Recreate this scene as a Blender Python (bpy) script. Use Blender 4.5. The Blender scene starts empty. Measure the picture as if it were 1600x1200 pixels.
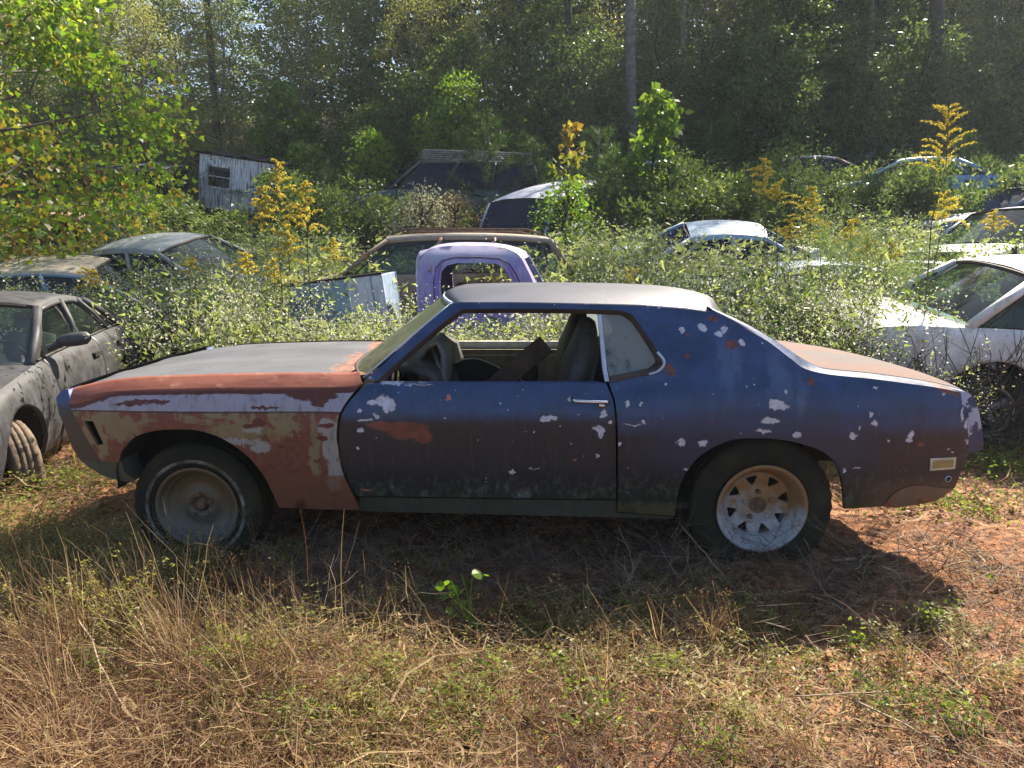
import bpy, math, random
import numpy as np
from mathutils import Vector, Matrix, geometry
random.seed(7)
RNG = np.random.default_rng(11)
D = bpy.data
SC = bpy.context.scene
COL = SC.collection
R = math.radians

# ------------------------------------------------------------------ camera, sky, sun, exposure
CAM_H, PITCH, FOC = 1.52, R(10.4), 1080.0
cd = D.cameras.new("camera"); cam = D.objects.new("camera", cd); COL.objects.link(cam)
cam.location = (0, 0, CAM_H); cam.rotation_euler = (R(90) - PITCH, 0, 0)
cd.sensor_width = 36; cd.lens = FOC / 1600 * 36; cd.clip_start = .05; cd.clip_end = 2000
SC.camera = cam
SUN_AZ, SUN_EL = R(34), R(46)
wd = D.worlds.new("World"); SC.world = wd; wd.use_nodes = True
_n = wd.node_tree.nodes; _n.clear()
sky = _n.new("ShaderNodeTexSky"); sky.sky_type = 'NISHITA'; sky.sun_disc = False
sky.sun_elevation = SUN_EL; sky.sun_rotation = SUN_AZ; sky.dust_density = 1.5
bg = _n.new("ShaderNodeBackground"); bg.inputs[1].default_value = .075
wo = _n.new("ShaderNodeOutputWorld")
wd.node_tree.links.new(sky.outputs[0], bg.inputs[0]); wd.node_tree.links.new(bg.outputs[0], wo.inputs[0])
sl = D.lights.new("sun", 'SUN'); sl.energy = 5.0; sl.angle = R(.53); sl.color = (1, .90, .74)
sun = D.objects.new("sun", sl); COL.objects.link(sun)
_sd = Vector((math.sin(SUN_AZ) * math.cos(SUN_EL), math.cos(SUN_AZ) * math.cos(SUN_EL), math.sin(SUN_EL)))
sun.rotation_euler = _sd.to_track_quat('Z', 'Y').to_euler(); sun.location = (10, 15, 20)
SC.view_settings.view_transform = 'Standard'; SC.view_settings.look = 'None'
SC.view_settings.exposure = 1.45; SC.view_settings.gamma = 1
SC.view_settings.use_curve_mapping = False
try:
    SC.cycles.max_bounces = 6; SC.cycles.diffuse_bounces = 3; SC.cycles.glossy_bounces = 3
    SC.cycles.transmission_bounces = 4; SC.cycles.transparent_max_bounces = 12
    SC.cycles.use_denoising = True
    SC.cycles.caustics_reflective = False; SC.cycles.caustics_refractive = False
except Exception: pass

# ------------------------------------------------------------------ helpers: survey of the photograph
def U(px, py, Y):
    a = (px - 800) / FOC; b = -(py - 600) / FOC
    d = (a, math.cos(PITCH) + b * math.sin(PITCH), -math.sin(PITCH) + b * math.cos(PITCH)); t = Y / d[1]
    return d[0] * t, CAM_H + d[2] * t
TK = ([0, 7.5, 10, 13, 17, 20, 25, 35, 60, 120], [0, 0, .3, .85, 1.9, 2.75, 4.3, 7.3, 14, 22])
def tz(x, y):
    z = np.interp(y, *TK) + np.clip((np.asarray(x) - 6) * .05, 0, .5) * np.clip((y - 8) / 6, 0, 1)
    return z + .025 * np.sin(x * 2.1 + y * 1.3) + .02 * np.sin(x * 5.3 - y * 3.1) + .012 * np.sin(x * 11 + 2) * np.sin(y * 9)

# ------------------------------------------------------------------ helpers: node materials
class V:
    def __init__(s, t, k): s.t = t; s.k = k
    def __add__(s, o): return s.t.m('ADD', s, o)
    __radd__ = __add__
    def __mul__(s, o): return s.t.m('MULTIPLY', s, o)
    __rmul__ = __mul__
    def __sub__(s, o): return s.t.m('SUBTRACT', s, o)
    def __rsub__(s, o): return s.t.m('SUBTRACT', o, s)
class Mat:
    def __init__(s, name):
        s.mat = D.materials.new(name); s.mat.use_nodes = True
        s.nt = s.mat.node_tree; s.nt.nodes.clear()
        s._o = None
    def nd(s, ty, **kw):
        n = s.nt.nodes.new('ShaderNode' + ty)
        for k, v in kw.items(): setattr(n, k, v)
        return n
    def set(s, inp, v):
        if isinstance(v, V): s.nt.links.new(v.k, inp)
        elif v is not None:
            if isinstance(v, tuple) and len(v) == 3 and inp.type == 'RGBA': v = v + (1,)
            inp.default_value = v
    def m(s, op, a, b=0., c=0.):
        n = s.nd('Math', operation=op)
        for i, v in enumerate((a, b, c)): s.set(n.inputs[i], v)
        return V(s, n.outputs[0])
    def obj(s):
        if not s._o:
            n = s.nd('TexCoord'); s._ov = V(s, n.outputs['Object'])
            x = s.nd('SeparateXYZ'); s.set(x.inputs[0], s._ov)
            s._o = [V(s, x.outputs[i]) for i in range(3)]
        return s._o
    def noise(s, scale, detail=3, rough=.55, vec=None, dist=0., stretch=None):
        n = s.nd('TexNoise'); s.obj()
        v = vec or s._ov
        if stretch:
            q = s.nd('VectorMath', operation='MULTIPLY'); s.set(q.inputs[0], v); q.inputs[1].default_value = stretch
            v = V(s, q.outputs[0])
        s.set(n.inputs['Vector'], v)
        n.inputs['Scale'].default_value = scale; n.inputs['Detail'].default_value = detail
        n.inputs['Roughness'].default_value = rough; n.inputs['Distortion'].default_value = dist
        return V(s, n.outputs['Fac'])
    def sm(s, x, a, b, lo=0., hi=1.):
        n = s.nd('MapRange', interpolation_type='SMOOTHSTEP')
        if a > b: a, b, lo, hi = b, a, hi, lo
        for i, v in enumerate((x, a, b, lo, hi)): s.set(n.inputs[i], v)
        return V(s, n.outputs[0])
    def mix(s, f, a, b):
        n = s.nd('Mix', data_type='RGBA')
        s.set(n.inputs[0], f); s.set(n.inputs[6], a); s.set(n.inputs[7], b)
        return V(s, n.outputs[2])
    def comb(s, x, y, z):
        n = s.nd('CombineXYZ')
        for i, v in enumerate((x, y, z)): s.set(n.inputs[i], v)
        return V(s, n.outputs[0])
    def chips(s, lst, x, z, soft=.08):
        v = s.comb(x, z, 0.); cur = None
        for cx, cz, rx, rz in lst:
            n = s.nd('VectorMath', operation='MULTIPLY_ADD'); s.set(n.inputs[0], v)
            n.inputs[1].default_value = (1 / rx, 1 / rz, 0); n.inputs[2].default_value = (-cx / rx, -cz / rz, 0)
            l = s.nd('VectorMath', operation='LENGTH'); s.nt.links.new(n.outputs[0], l.inputs[0])
            d = V(s, l.outputs['Value'])
            cur = d if cur is None else s.m('MINIMUM', cur, d)
        return s.sm(cur, 1 + soft, 1 - soft)
    def out(s, col, rough=.6, metal=0., bump=None, bs=.3, spec=None, bd=.01, coat=0., trans=None, shell=None):
        p = s.nd('BsdfPrincipled')
        s.set(p.inputs['Base Color'], col); s.set(p.inputs['Roughness'], rough); s.set(p.inputs['Metallic'], metal)
        if spec is not None: s.set(p.inputs['Specular IOR Level'], spec)
        if coat: p.inputs['Coat Weight'].default_value = coat; p.inputs['Coat Roughness'].default_value = .15
        if bump is not None:
            b = s.nd('Bump'); b.inputs['Strength'].default_value = bs; b.inputs['Distance'].default_value = bd
            s.set(b.inputs['Height'], bump); s.nt.links.new(b.outputs[0], p.inputs['Normal'])
        o = s.nd('OutputMaterial'); last = p.outputs[0]
        if trans is not None:      # thin leaf: light comes through
            tl = s.nd('BsdfTranslucent'); s.set(tl.inputs[0], trans)
            mx = s.nd('MixShader'); mx.inputs[0].default_value = .52
            s.nt.links.new(last, mx.inputs[1]); s.nt.links.new(tl.outputs[0], mx.inputs[2]); last = mx.outputs[0]
        s.nt.links.new(last, o.inputs[0])
        return s.mat
    def glass(s, tint=(.8, .9, .88), dust=(.45, .45, .4), amt=.15, dirt=None):
        tr = s.nd('BsdfTransparent'); tr.inputs[0].default_value = tint + (1,)
        gl = s.nd('BsdfGlossy'); gl.inputs['Roughness'].default_value = .04
        lw = s.nd('LayerWeight'); fr = s.m('MULTIPLY_ADD', s.m('POWER', V(s, lw.outputs['Facing']), 4.), .85, .05)
        a = s.nd('MixShader'); s.set(a.inputs[0], fr)
        s.nt.links.new(tr.outputs[0], a.inputs[1]); s.nt.links.new(gl.outputs[0], a.inputs[2])
        df = s.nd('BsdfDiffuse'); df.inputs[0].default_value = dust + (1,)
        tl = s.nd('BsdfTranslucent'); tl.inputs[0].default_value = dust + (1,)
        ad = s.nd('MixShader'); ad.inputs[0].default_value = .4
        s.nt.links.new(df.outputs[0], ad.inputs[1]); s.nt.links.new(tl.outputs[0], ad.inputs[2])
        b = s.nd('MixShader'); s.set(b.inputs[0], dirt if dirt is not None else amt)
        s.nt.links.new(a.outputs[0], b.inputs[1]); s.nt.links.new(ad.outputs[0], b.inputs[2])
        o = s.nd('OutputMaterial'); s.nt.links.new(b.outputs[0], o.inputs[0])
        return s.mat

def simple(name, col, rough=.6, metal=0., var=.25, scale=12, bump=.15, spec=None):
    t = Mat(name); n = t.noise(scale, 4)
    f = t.sm(n, .3, .7)
    c = t.mix(f, tuple(c * (1 - var) for c in col), tuple(min(1, c * (1 + var)) for c in col))
    return t.out(c, rough, metal, bump=n, bs=bump, spec=spec)
def junk(name, col, rust=.35, dirt=(.20, .17, .12), rough=.5, rs=2.6, fade=None):
    """sun-bleached paint with rust patches, streaks and dirt"""
    t = Mat(name); x, y, z = t.obj()
    n1 = t.noise(rs, 6, .65); n2 = t.noise(9, 5, .6); n3 = t.noise(5, 4, .6, stretch=(3, 3, .5))
    c = t.mix(t.sm(n2, .3, .75), col, tuple(min(1, k * 1.25 + .02) for k in col))
    c = t.mix(t.sm(n3, .45, .72) * .7, c, dirt); c = t.mix(t.sm(t.noise(22, 5, .7), .58, .68) * .5, c, tuple(k * .45 for k in dirt))
    if fade: c = t.mix(t.sm(z + (n1 - .5) * .3, fade[0], fade[1]), c, fade[2])
    rc = t.mix(t.sm(n2, .35, .65), (.17, .055, .025), (.34, .15, .07))
    c = t.mix(t.sm(n1, .72 - rust * .35, .76 - rust * .35), c, rc)
    return t.out(c, t.sm(n2, .2, .8, rough - .1, rough + .25), bump=n2, bs=.12)
def leafmat(name, cols, tr, gloss=.45):
    """cols: three albedos picked by the per-leaf tint"""
    t = Mat(name)
    a = t.nd('Attribute', attribute_name='tint'); f = V(t, a.outputs['Fac'])
    oi = t.nd('ObjectInfo'); rnd = V(t, oi.outputs['Random'])
    r = t.nd('ValToRGB'); t.set(r.inputs[0], f + (rnd - .5) * .18)
    e = r.color_ramp.elements; k = len(cols)
    while len(e) < k: e.new(.5)
    for i, c in enumerate(cols):
        e[i].position = i / (k - 1); e[i].color = tuple(c) + (1,)
    c = V(t, r.outputs[0])
    g = t.nd('Mix', data_type='RGBA', blend_type='MULTIPLY'); g.inputs[0].default_value = 1
    t.set(g.inputs[6], c); t.set(g.inputs[7], tr)
    return t.out(c, gloss, spec=.35, trans=V(t, g.outputs[2]))

# ------------------------------------------------------------------ helpers: meshes and objects
class Geo:
    """collects polygons of any size, with a tint per vertex and a material slot per face"""
    def __init__(s): s.v = []; s.t = []; s.lv = []; s.ls = []; s.mi = []; s.n = 0
    def add(s, verts, faces, tint=.5, mi=0):
        verts = np.asarray(verts, np.float32).reshape(-1, 3)
        if isinstance(faces, np.ndarray):
            f = faces.astype(np.int32) + s.n
            s.lv.append(f.ravel()); s.ls.append(np.full(len(f), f.shape[1], np.int32))
        else:
            s.lv.append(np.array([i for f in faces for i in f], np.int32) + s.n)
            s.ls.append(np.array([len(f) for f in faces], np.int32))
        s.mi.append(np.full(len(s.ls[-1]), mi, np.int32))
        s.v.append(verts); s.t.append(np.broadcast_to(np.asarray(tint, np.float32), (len(verts),)))
        s.n += len(verts); return s
    def arrays(s):
        return np.concatenate(s.v), np.concatenate(s.t), np.concatenate(s.lv), np.concatenate(s.ls), np.concatenate(s.mi)
    def mesh(s, name, mats, smooth=False):
        v, t, lv, ls, mi = s.arrays()
        me = D.meshes.new(name)
        me.vertices.add(len(v)); me.vertices.foreach_set('co', v.ravel())
        me.loops.add(len(lv)); me.loops.foreach_set('vertex_index', lv)
        me.polygons.add(len(ls))
        st = np.zeros(len(ls), np.int32); st[1:] = np.cumsum(ls)[:-1]
        me.polygons.foreach_set('loop_start', st)
        me.polygons.foreach_set('material_index', mi)
        me.polygons.foreach_set('use_smooth', np.full(len(ls), bool(smooth)))
        a = me.attributes.new('tint', 'FLOAT', 'POINT'); a.data.foreach_set('value', np.ascontiguousarray(t))
        for m in (mats if isinstance(mats, (list, tuple)) else [mats]): me.materials.append(m)
        me.update(calc_edges=True); me.validate()
        return me
    def obj(s, name, mats, parent=None, smooth=False, **kw):
        return link(name, s.mesh(name, mats, smooth), parent, **kw)
def link(name, me, parent=None, label=None, cat=None, group=None, kind=None, loc=None, rot=None):
    o = D.objects.new(name, me); COL.objects.link(o)
    if parent is not None: o.parent = parent
    if loc is not None: o.location = loc
    if rot is not None: o.rotation_euler = rot
    for k, v in (('label', label), ('category', cat), ('group', group), ('kind', kind)):
        if v: o[k] = v
    return o
def thing(name, label, cat, loc=(0, 0, 0), rot=(0, 0, 0), group=None):
    return link(name, None, None, label, cat, group, None, loc, rot)
def part(name, V_, F_, mat, parent, smooth=False, **kw):
    return Geo().add(V_, F_).obj(name, mat, parent, smooth, **kw)
def copy_tree(o, parent=None):
    c = o.copy(); COL.objects.link(c)
    if parent is not None: c.parent = parent
    for ch in list(o.children): copy_tree(ch, c)
    return c
def box(x0, x1, y0, y1, z0, z1):
    v = [(x, y, z) for x in (x0, x1) for y in (y0, y1) for z in (z0, z1)]
    return v, [(0, 1, 3, 2), (4, 6, 7, 5), (0, 4, 5, 1), (2, 3, 7, 6), (0, 2, 6, 4), (1, 5, 7, 3)]
def tube(pts, rad, n=6, cap=True):
    P = [Vector(p) for p in pts]; k = len(P)
    rad = [rad] * k if not hasattr(rad, '__len__') else rad
    vs = []; up = Vector((.13, .21, .97))
    for i in range(k):
        d = (P[min(i + 1, k - 1)] - P[max(i - 1, 0)]).normalized()
        a = d.cross(up)
        if a.length < .1: a = d.cross(Vector((1, 0, 0)))
        a.normalize(); b = d.cross(a)
        for j in range(n):
            t = 2 * math.pi * j / n
            vs.append(P[i] + (a * math.cos(t) + b * math.sin(t)) * rad[i])
    fs = [(i * n + j, i * n + (j + 1) % n, (i + 1) * n + (j + 1) % n, (i + 1) * n + j) for i in range(k - 1) for j in range(n)]
    if cap: fs += [tuple(range(n))[::-1], tuple(range((k - 1) * n, k * n))]
    return [tuple(v) for v in vs], fs
def lathe(prof, n=40, closed=False, ax='y'):
    vs = []; k = len(prof)
    for r, y in prof:
        for j in range(n):
            t = 2 * math.pi * j / n
            vs.append((r * math.cos(t), y, r * math.sin(t)) if ax == 'y' else (r * math.cos(t), r * math.sin(t), y))
    fs = [(i * n + j, i * n + (j + 1) % n, (i + 1) % k * n + (j + 1) % n, (i + 1) % k * n + j) for i in range(k if closed else k - 1) for j in range(n)]
    return vs, fs
def loft(rows):
    n = len(rows[0])
    v = [p for r in rows for p in r]
    f = [(i * n + j, i * n + j + 1, (i + 1) * n + j + 1, (i + 1) * n + j) for i in range(len(rows) - 1) for j in range(n - 1)]
    return v, f
def catm(pts, k=6):
    P = [np.array(p, float) for p in pts]; P = [2 * P[0] - P[1]] + P + [2 * P[-1] - P[-2]]
    o = []
    for i in range(1, len(P) - 2):
        for j in range(k):
            t = j / k
            o.append(tuple(.5 * ((2 * P[i]) + (-P[i - 1] + P[i + 1]) * t + (2 * P[i - 1] - 5 * P[i] + 4 * P[i + 1] - P[i + 2]) * t * t + (-P[i - 1] + 3 * P[i] - 3 * P[i + 1] + P[i + 2]) * t ** 3)))
    o.append(tuple(P[-2])); return o
def inpoly(x, z, poly):
    c = False; j = len(poly) - 1
    for i in range(len(poly)):
        xi, zi = poly[i]; xj, zj = poly[j]
        if (zi > z) != (zj > z) and x < (xj - xi) * (z - zi) / (zj - zi) + xi: c = not c
        j = i
    return c
def dense(poly, step):
    o = []
    for i in range(len(poly)):
        a, b = poly[i], poly[(i + 1) % len(poly)]
        k = max(1, int(math.hypot(b[0] - a[0], b[1] - a[1]) / step))
        o += [(a[0] + (b[0] - a[0]) * j / k, a[1] + (b[1] - a[1]) * j / k) for j in range(k)]
    return o
def sheet(poly, yf, holes=(), step=.045, lip=.02, flip=False, mirror=False):
    """polygon in the x-z plane, filled with a fine net, pushed out to y = yf(x, z), edge folded in by lip"""
    loops = [dense(poly, step)] + [dense(h, step) for h in holes]
    pts = []; edges = []
    for lp in loops:
        b = len(pts); pts += lp; edges += [(b + i, b + (i + 1) % len(lp)) for i in range(len(lp))]
    B = np.array(pts); nb = len(pts)
    xs = [p[0] for p in poly]; zs = [p[1] for p in poly]
    x = min(xs) + step * .5
    while x < max(xs):
        z = min(zs) + step * .5
        while z < max(zs):
            if inpoly(x, z, poly) and not any(inpoly(x, z, h) for h in holes) and ((B[:nb, 0] - x) ** 2 + (B[:nb, 1] - z) ** 2).min() > (.5 * step) ** 2:
                pts.append((x, z))
            z += step
        x += step
    r = geometry.delaunay_2d_cdt([Vector(p) for p in pts], edges, [], 0, 1e-5)
    v2 = r[0]; tri = []
    for f in r[2]:
        cx = sum(v2[i][0] for i in f) / 3; cz = sum(v2[i][1] for i in f) / 3
        if inpoly(cx, cz, poly) and not any(inpoly(cx, cz, h) for h in holes): tri.append(tuple(f))
    s = -1 if mirror else 1
    vs = [(p[0], yf(p[0], p[1]) * s, p[1]) for p in v2]
    g = [(vs, tri)]
    if lip:
        for lp in loops:
            k = len(lp)
            a = [(p[0], yf(*p) * s, p[1]) for p in lp]; b = [(p[0], (yf(*p) + lip) * s, p[1]) for p in lp]
            g.append((a + b, [(i, (i + 1) % k, k + (i + 1) % k, k + i) for i in range(k)]))
    return g
def sheet_part(name, poly, yf, mat, parent, holes=(), step=.045, lip=.02, mirror=False, extra=None, **kw):
    G = Geo()
    for v, f in sheet(poly, yf, holes, step, lip, mirror=mirror): G.add(v, f)
    if extra:
        for v, f in extra:
            G.add([(p[0], p[1] * (-1 if mirror else 1), p[2]) for p in v], f)
    return G.obj(name, mat, parent, True, **kw)
def slab(path, w, t, n=10, p=3.):
    """soft cushion: superellipse sections (width w along y, thickness t) along a path in x-z"""
    P = [Vector((a[0], 0, a[1])) for a in path]; rows = []
    for i, q in enumerate(P):
        d = (P[min(i + 1, len(P) - 1)] - P[max(i - 1, 0)]).normalized(); nrm = Vector((-d.z, 0, d.x))
        s = path[i][2] if len(path[i]) > 2 else 1; s2 = path[i][3] if len(path[i]) > 3 else s
        row = []
        for j in range(n * 2 + 1):
            a = math.pi * j / n; c, sn = math.cos(a), math.sin(a)
            row.append(tuple(q + Vector((0, 1, 0)) * (abs(c) ** (2 / p) * (1 if c > 0 else -1) * w / 2 * s) + nrm * (abs(sn) ** (2 / p) * (1 if sn > 0 else -1) * t / 2 * s2)))
        rows.append(row)
    v, f = loft(rows); k = len(rows[0])
    f += [tuple(range(k - 1)), tuple(range((len(rows) - 1) * k, len(rows) * k - 1))]
    return v, f

# ------------------------------------------------------------------ ground
def ground_mat():
    t = Mat('red_clay'); x, y, z = t.obj()
    n1 = t.noise(1.1, 4); n2 = t.noise(14, 6, .65); n3 = t.noise(70, 4, .6)
    c = t.mix(t.sm(n1, .35, .65), (.33, .145, .07), (.46, .25, .145))
    c = t.mix(t.sm(n2, .42, .62), (.16, .08, .045), c)
    c = t.mix(t.sm(n3, .55, .7) * .6, c, (.50, .33, .22))
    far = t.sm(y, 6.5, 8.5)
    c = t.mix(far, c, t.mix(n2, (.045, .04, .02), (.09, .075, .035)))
    return t.out(c, .95, bump=n2 + n3 * .4, bs=.8, bd=.03, spec=.1)
def build_ground():
    ys = np.concatenate([np.arange(-3, 1, .5), np.arange(1, 6, .045), np.arange(6, 14, .25), np.arange(14, 60, 1.5), np.arange(60, 161, 25)])
    xs = np.concatenate([np.arange(-120, -30, 30), np.arange(-30, -6, 1), np.arange(-6, -3.2, .2), np.arange(-3.2, 3.2, .05), np.arange(3.2, 6, .2), np.arange(6, 30, 1), np.arange(30, 121, 30)])
    X, Y = np.meshgrid(xs, ys, indexing='ij')
    Z = tz(X, Y)
    for a in range(26):
        kx, ky, ph = RNG.normal(0, 7, 3); Z += .0032 * np.sin(kx * X + ky * Y + ph) * (Y < 12)
    Z += RNG.normal(0, .0035, Z.shape) * (Y < 6)
    nx, ny = len(xs), len(ys)
    i, j = np.meshgrid(np.arange(nx - 1), np.arange(ny - 1), indexing='ij')
    a = (i * ny + j).ravel()
    Geo().add(np.stack([X, Y, Z], -1), np.stack([a, a + ny, a + ny + 1, a + 1], 1)).obj('ground', ground_mat(), None, True, kind='structure')
build_ground()

# ------------------------------------------------------------------ the blue coupe
HX, HY = .04, 4.11
def ss(a, b, x):
    t = min(1, max(0, (x - a) / (b - a))); return t * t * (3 - 2 * t)
def wh(x, z):
    a = np.interp(z, [.15, .22, .35, .5, .65, .785, .80, .88, .93, .958, .965, 1.29, 1.4], [.80, .84, .868, .893, .905, .912, .904, .885, .862, .80, .79, .62, .56])
    q = np.interp(z, [.15, .22, .35, .5, .65, .785, .88, .93, 1.0, 1.1, 1.29, 1.4], [.80, .84, .868, .893, .905, .91, .893, .87, .82, .755, .63, .57])
    b = ss(.55, 1.0, x); w = a * (1 - b) + q * b
    if x < -1.5: w *= 1 - .055 * ((-1.5 - x) / .7) ** 2
    if x > 1.6: w *= 1 - .065 * ((x - 1.6) / .7) ** 2
    return float(w)
def H(px, py, w=None):
    ww = w if w is not None else .88
    for _ in range(12):
        X, Z = U(px, py, HY - ww)
        if w is not None: break
        ww = .5 * ww + .5 * wh(X - HX, Z)
    return X - HX, Z
def HL(l, w=None): return [H(a, b, w) for a, b in l]
def yn(x, z): return -wh(x, z)

def CRZ(t, x):
    a = H(540, 606); b = H(202, 611); k = (b[1] - a[1]) / (b[0] - a[0]); c = H(115, 631)
    r = x * k + (a[1] - k * a[0])
    return r - t.sm(x, b[0], c[0] - .02) * max(0, (a[1] + k * (c[0] - a[0]) - c[1]))
def hero_mats():
    m = {}
    blue = (.008, .029, .095); lav = (.36, .40, .56)
    def px(lst): # pixel chips -> local ellipses
        o = []
        for a in lst:
            cx, cz = H(a[0], a[1]); ry = a[3] if len(a) > 3 else a[2]
            o.append((cx, cz, a[2] / 350, ry / 350))
        return o
    def warp(t, amp=.026, sc=26):
        x, y, z = t.obj()
        n = t.noise(sc, 5, .65); n2 = t.noise(sc * 1.3 + 3, 5, .65, stretch=(1, 1, 1.3))
        return x + (n - .5) * amp * 2, z + (n2 - .5) * amp * 2
    def bluebase(t, line):
        x, y, z = t.obj()
        n = t.noise(7, 6, .6); st = t.noise(6, 5, .65, stretch=(5, 5, .35)); f = t.noise(45, 4, .6)
        c = t.mix(t.sm(n, .3, .75), blue, (.02, .055, .17))
        c = t.mix(t.sm(st, .52, .8) * .22, c, (.10, .14, .24))
        # dirty faded tint below the body line, with the ground's reflection painted in
        low = t.sm(z + (n - .5) * .05, line + .02, line - .06)
        br = t.mix(t.sm(n, .35, .7), (.007, .008, .014), (.014, .011, .013))
        c = t.mix(low * .93, c, br)
        # peeling greenish scale low down
        sc = t.sm(t.noise(26, 6, .7, stretch=(1, 1, .7)), .50, .58) * t.sm(z + (st - .5) * .25, .52, .36)
        c = t.mix(t.sm(z + (n - .5) * .12, .50, .36) * .75, c, (.018, .022, .016))
        c = t.mix(sc * .7, c, t.mix(f, (.05, .065, .04), (.11, .13, .12)))
        c = t.mix(t.sm(z + (n - .5) * .06, .345, .30) * .8, c, (.075, .07, .03))
        # specks, pin chips and pale dust runs
        sp = t.sm(t.noise(38, 2, .5), .735, .75) * t.sm(n, .45, .6); c = t.mix(sp, c, (.30, .33, .42))
        du = t.noise(9, 5, .7, stretch=(6, 6, .25)); c = t.mix(t.sm(du, .50, .78) * .20, c, (.11, .105, .11))
        sc2 = t.sm(t.noise(3, 4, .6, stretch=(1, 1, 26)), .70, .73) * t.sm(f, .5, .6); c = t.mix(sc2 * .5, c, (.20, .20, .24))
        return c, n, st, f
    rust = lambda t, n: t.mix(t.sm(n, .4, .62), (.08, .024, .018), (.17, .048, .036))
    # door
    t = Mat('door_paint'); xw, zw = warp(t); c, n, st, f = bluebase(t, .79)
    x, y, z = t.obj()
    tri = px([(625, 667, 46, 9), (640, 676, 34, 12), (660, 682, 16, 12), (600, 664, 28, 6)])
    c = t.mix(t.chips(tri, xw, zw, .2), c, rust(t, n))
    wl = px([(598, 626, 13, 9), (608, 634, 10, 11), (583, 629, 10, 3), (564, 642, 3), (562, 672, 5, 4.5), (588, 650, 5, 4), (570, 657, 13, 2),
             (613, 599, 16, 2.2), (652, 601, 24, 1), (600, 598, 7, 3), (859, 653, 12, 3.5), (852, 656, 8, 4), (937, 670, 10, 6), (938, 678, 5, 6), (891, 624, 4, 4), (943, 647, 5, 6), (955, 658, 2.5, 4),
             (934, 712, 2.4), (802, 738, 5, 3.5), (834, 732, 10, .8), (835, 676, 1.4), (695, 653, 1.2), (875, 665, 1.2), (782, 632, 1.3), (818, 610, 1.8), (713, 610, 1), (560, 700, 3, 2)])
    c = t.mix(t.chips([(a, b, q * 1.22, w_ * 1.25) for a, b, q, w_ in wl], xw, zw, .25) * .55, c, (.085, .045, .04)); c = t.mix(t.chips(wl, xw, zw, .12), c, t.mix(t.sm(f, .3, .7), (.36, .38, .46), (.52, .55, .66)))
    c = t.mix(t.chips(px([(700, 621, 4, 4), (900, 718, 3, 2), (573, 765, 8, 2)]), xw, zw), c, (.38, .14, .09))
    m['door'] = t.out(c, t.sm(f + n, .6, 1.4, .34, .62), bump=f + n, bs=.10, spec=.5, coat=.12)
    # body side / quarter
    t = Mat('quarter_paint'); xw, zw = warp(t); c, n, st, f = bluebase(t, .72)
    x, y, z = t.obj()
    halo = t.chips(px([(1190, 700, 190, 66)]), x, z, .35)
    c = t.mix(halo * .5, c, blue)
    streak = t.chips(px([(1135, 575, 12, 50), (1150, 560, 8, 30), (1215, 590, 14, 40), (1228, 600, 10, 30), (1252, 620, 10, 30)]), x + (st - .5) * .1, z, .6)
    c = t.mix(streak * .35, c, (.10, .16, .30))
    wl = px([(1066, 516, 5, 4), (1097, 512, 6, 7), (1131, 515, 6, 6), (1122, 521, 6, 4), (1159, 535, 5), (1191, 536, 2), (1217, 634, 15, 7), (1209, 629, 8, 5), (1228, 611, 3), (1205, 657, 17, 4.5),
             (1192, 674, 11, 3), (1245, 680, 6, 4), (1098, 693, 7, 5), (1065, 693, 6, 4.5), (1064, 689, 6, 4), (1166, 604, 2), (1178, 602, 2), (1368, 607, 4.5, 2.5), (1362, 648, 3.3), (1367, 661, 4, 4),
             (1332, 682, 5, 5.5), (1343, 669, 2, 3), (1424, 679, 5, 7), (1421, 688, 6, 4), (1388, 689, 2), (1482, 702, 2.4, 2), (1489, 706, 2.4, 2), (1475, 615, 4, 3), (980, 630, 3.4, 5), (1002, 631, 2.6, 2.2), (1040, 600, 2.4),
             (968, 693, 3), (988, 664, 14, 1.1), (1004, 659, 2.5, 3), (1012, 477, 3), (1030, 479, 4, 3), (867, 476, 1.3), (1504, 645, 2, 16), (1508, 664, 3, 7), (1510, 690, 3, 5), (1157, 677, 1.5), (1073, 733, 5, 2), (1320, 735, 3), (1340, 731, 8, 1)])
    c = t.mix(t.chips([(a, b, q * 1.22, w_ * 1.25) for a, b, q, w_ in wl], xw, zw, .25) * .5, c, (.06, .05, .07)); c = t.mix(t.chips(wl, xw, zw, .12), c, t.mix(t.sm(f, .3, .7), (.36, .38, .46), (.52, .55, .66)))
    rl = px([(1116, 498, 8, 5), (1143, 538, 11, 7), (1074, 524, 3, 2.5), (1074, 556, 3), (1268, 597, 7, 5), (1440, 695, 6, 4), (1047, 577, 9, 8), (1050, 585, 5, 4), (1480, 609, 16, 7), (1496, 614, 8, 5)])
    c = t.mix(t.chips(rl, xw, zw, .15), c, rust(t, f))
    c = t.mix(t.sm(z + (n - .5) * .05, .48, .40) * t.sm(x, 1.55, 1.85) * .7, c, (.085, .055, .04))
    m['quarter'] = t.out(c, t.sm(f + n, .6, 1.4, .32, .60), bump=f + n, bs=.10, spec=.5, coat=.15)
    # tail end piece: blue under patchy lavender primer
    t = Mat('tail_paint'); n = t.noise(9, 6, .6); x, y, z = t.obj()
    m['tail'] = t.out(t.mix(t.sm(n + z * .5, .86, .90), (.022, .035, .10), (.33, .37, .52)), .45, bump=n, bs=.1)
    # fender
    t = Mat('fender_paint'); x, y, z = t.obj()
    n = t.noise(5, 6, .62); f = t.noise(30, 5, .65); hs = t.noise(4, 6, .65, stretch=(1, 1, 5)); vs = t.noise(4, 5, .65, stretch=(4, 4, .6))
    ox = t.mix(t.sm(f, .35, .7), (.115, .034, .024), (.18, .064, .044))
    deep = (.085, .022, .02); ol = t.mix(f, (.15, .125, .06), (.24, .20, .115)); gry = t.mix(f, (.24, .255, .35), (.32, .33, .42))
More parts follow.
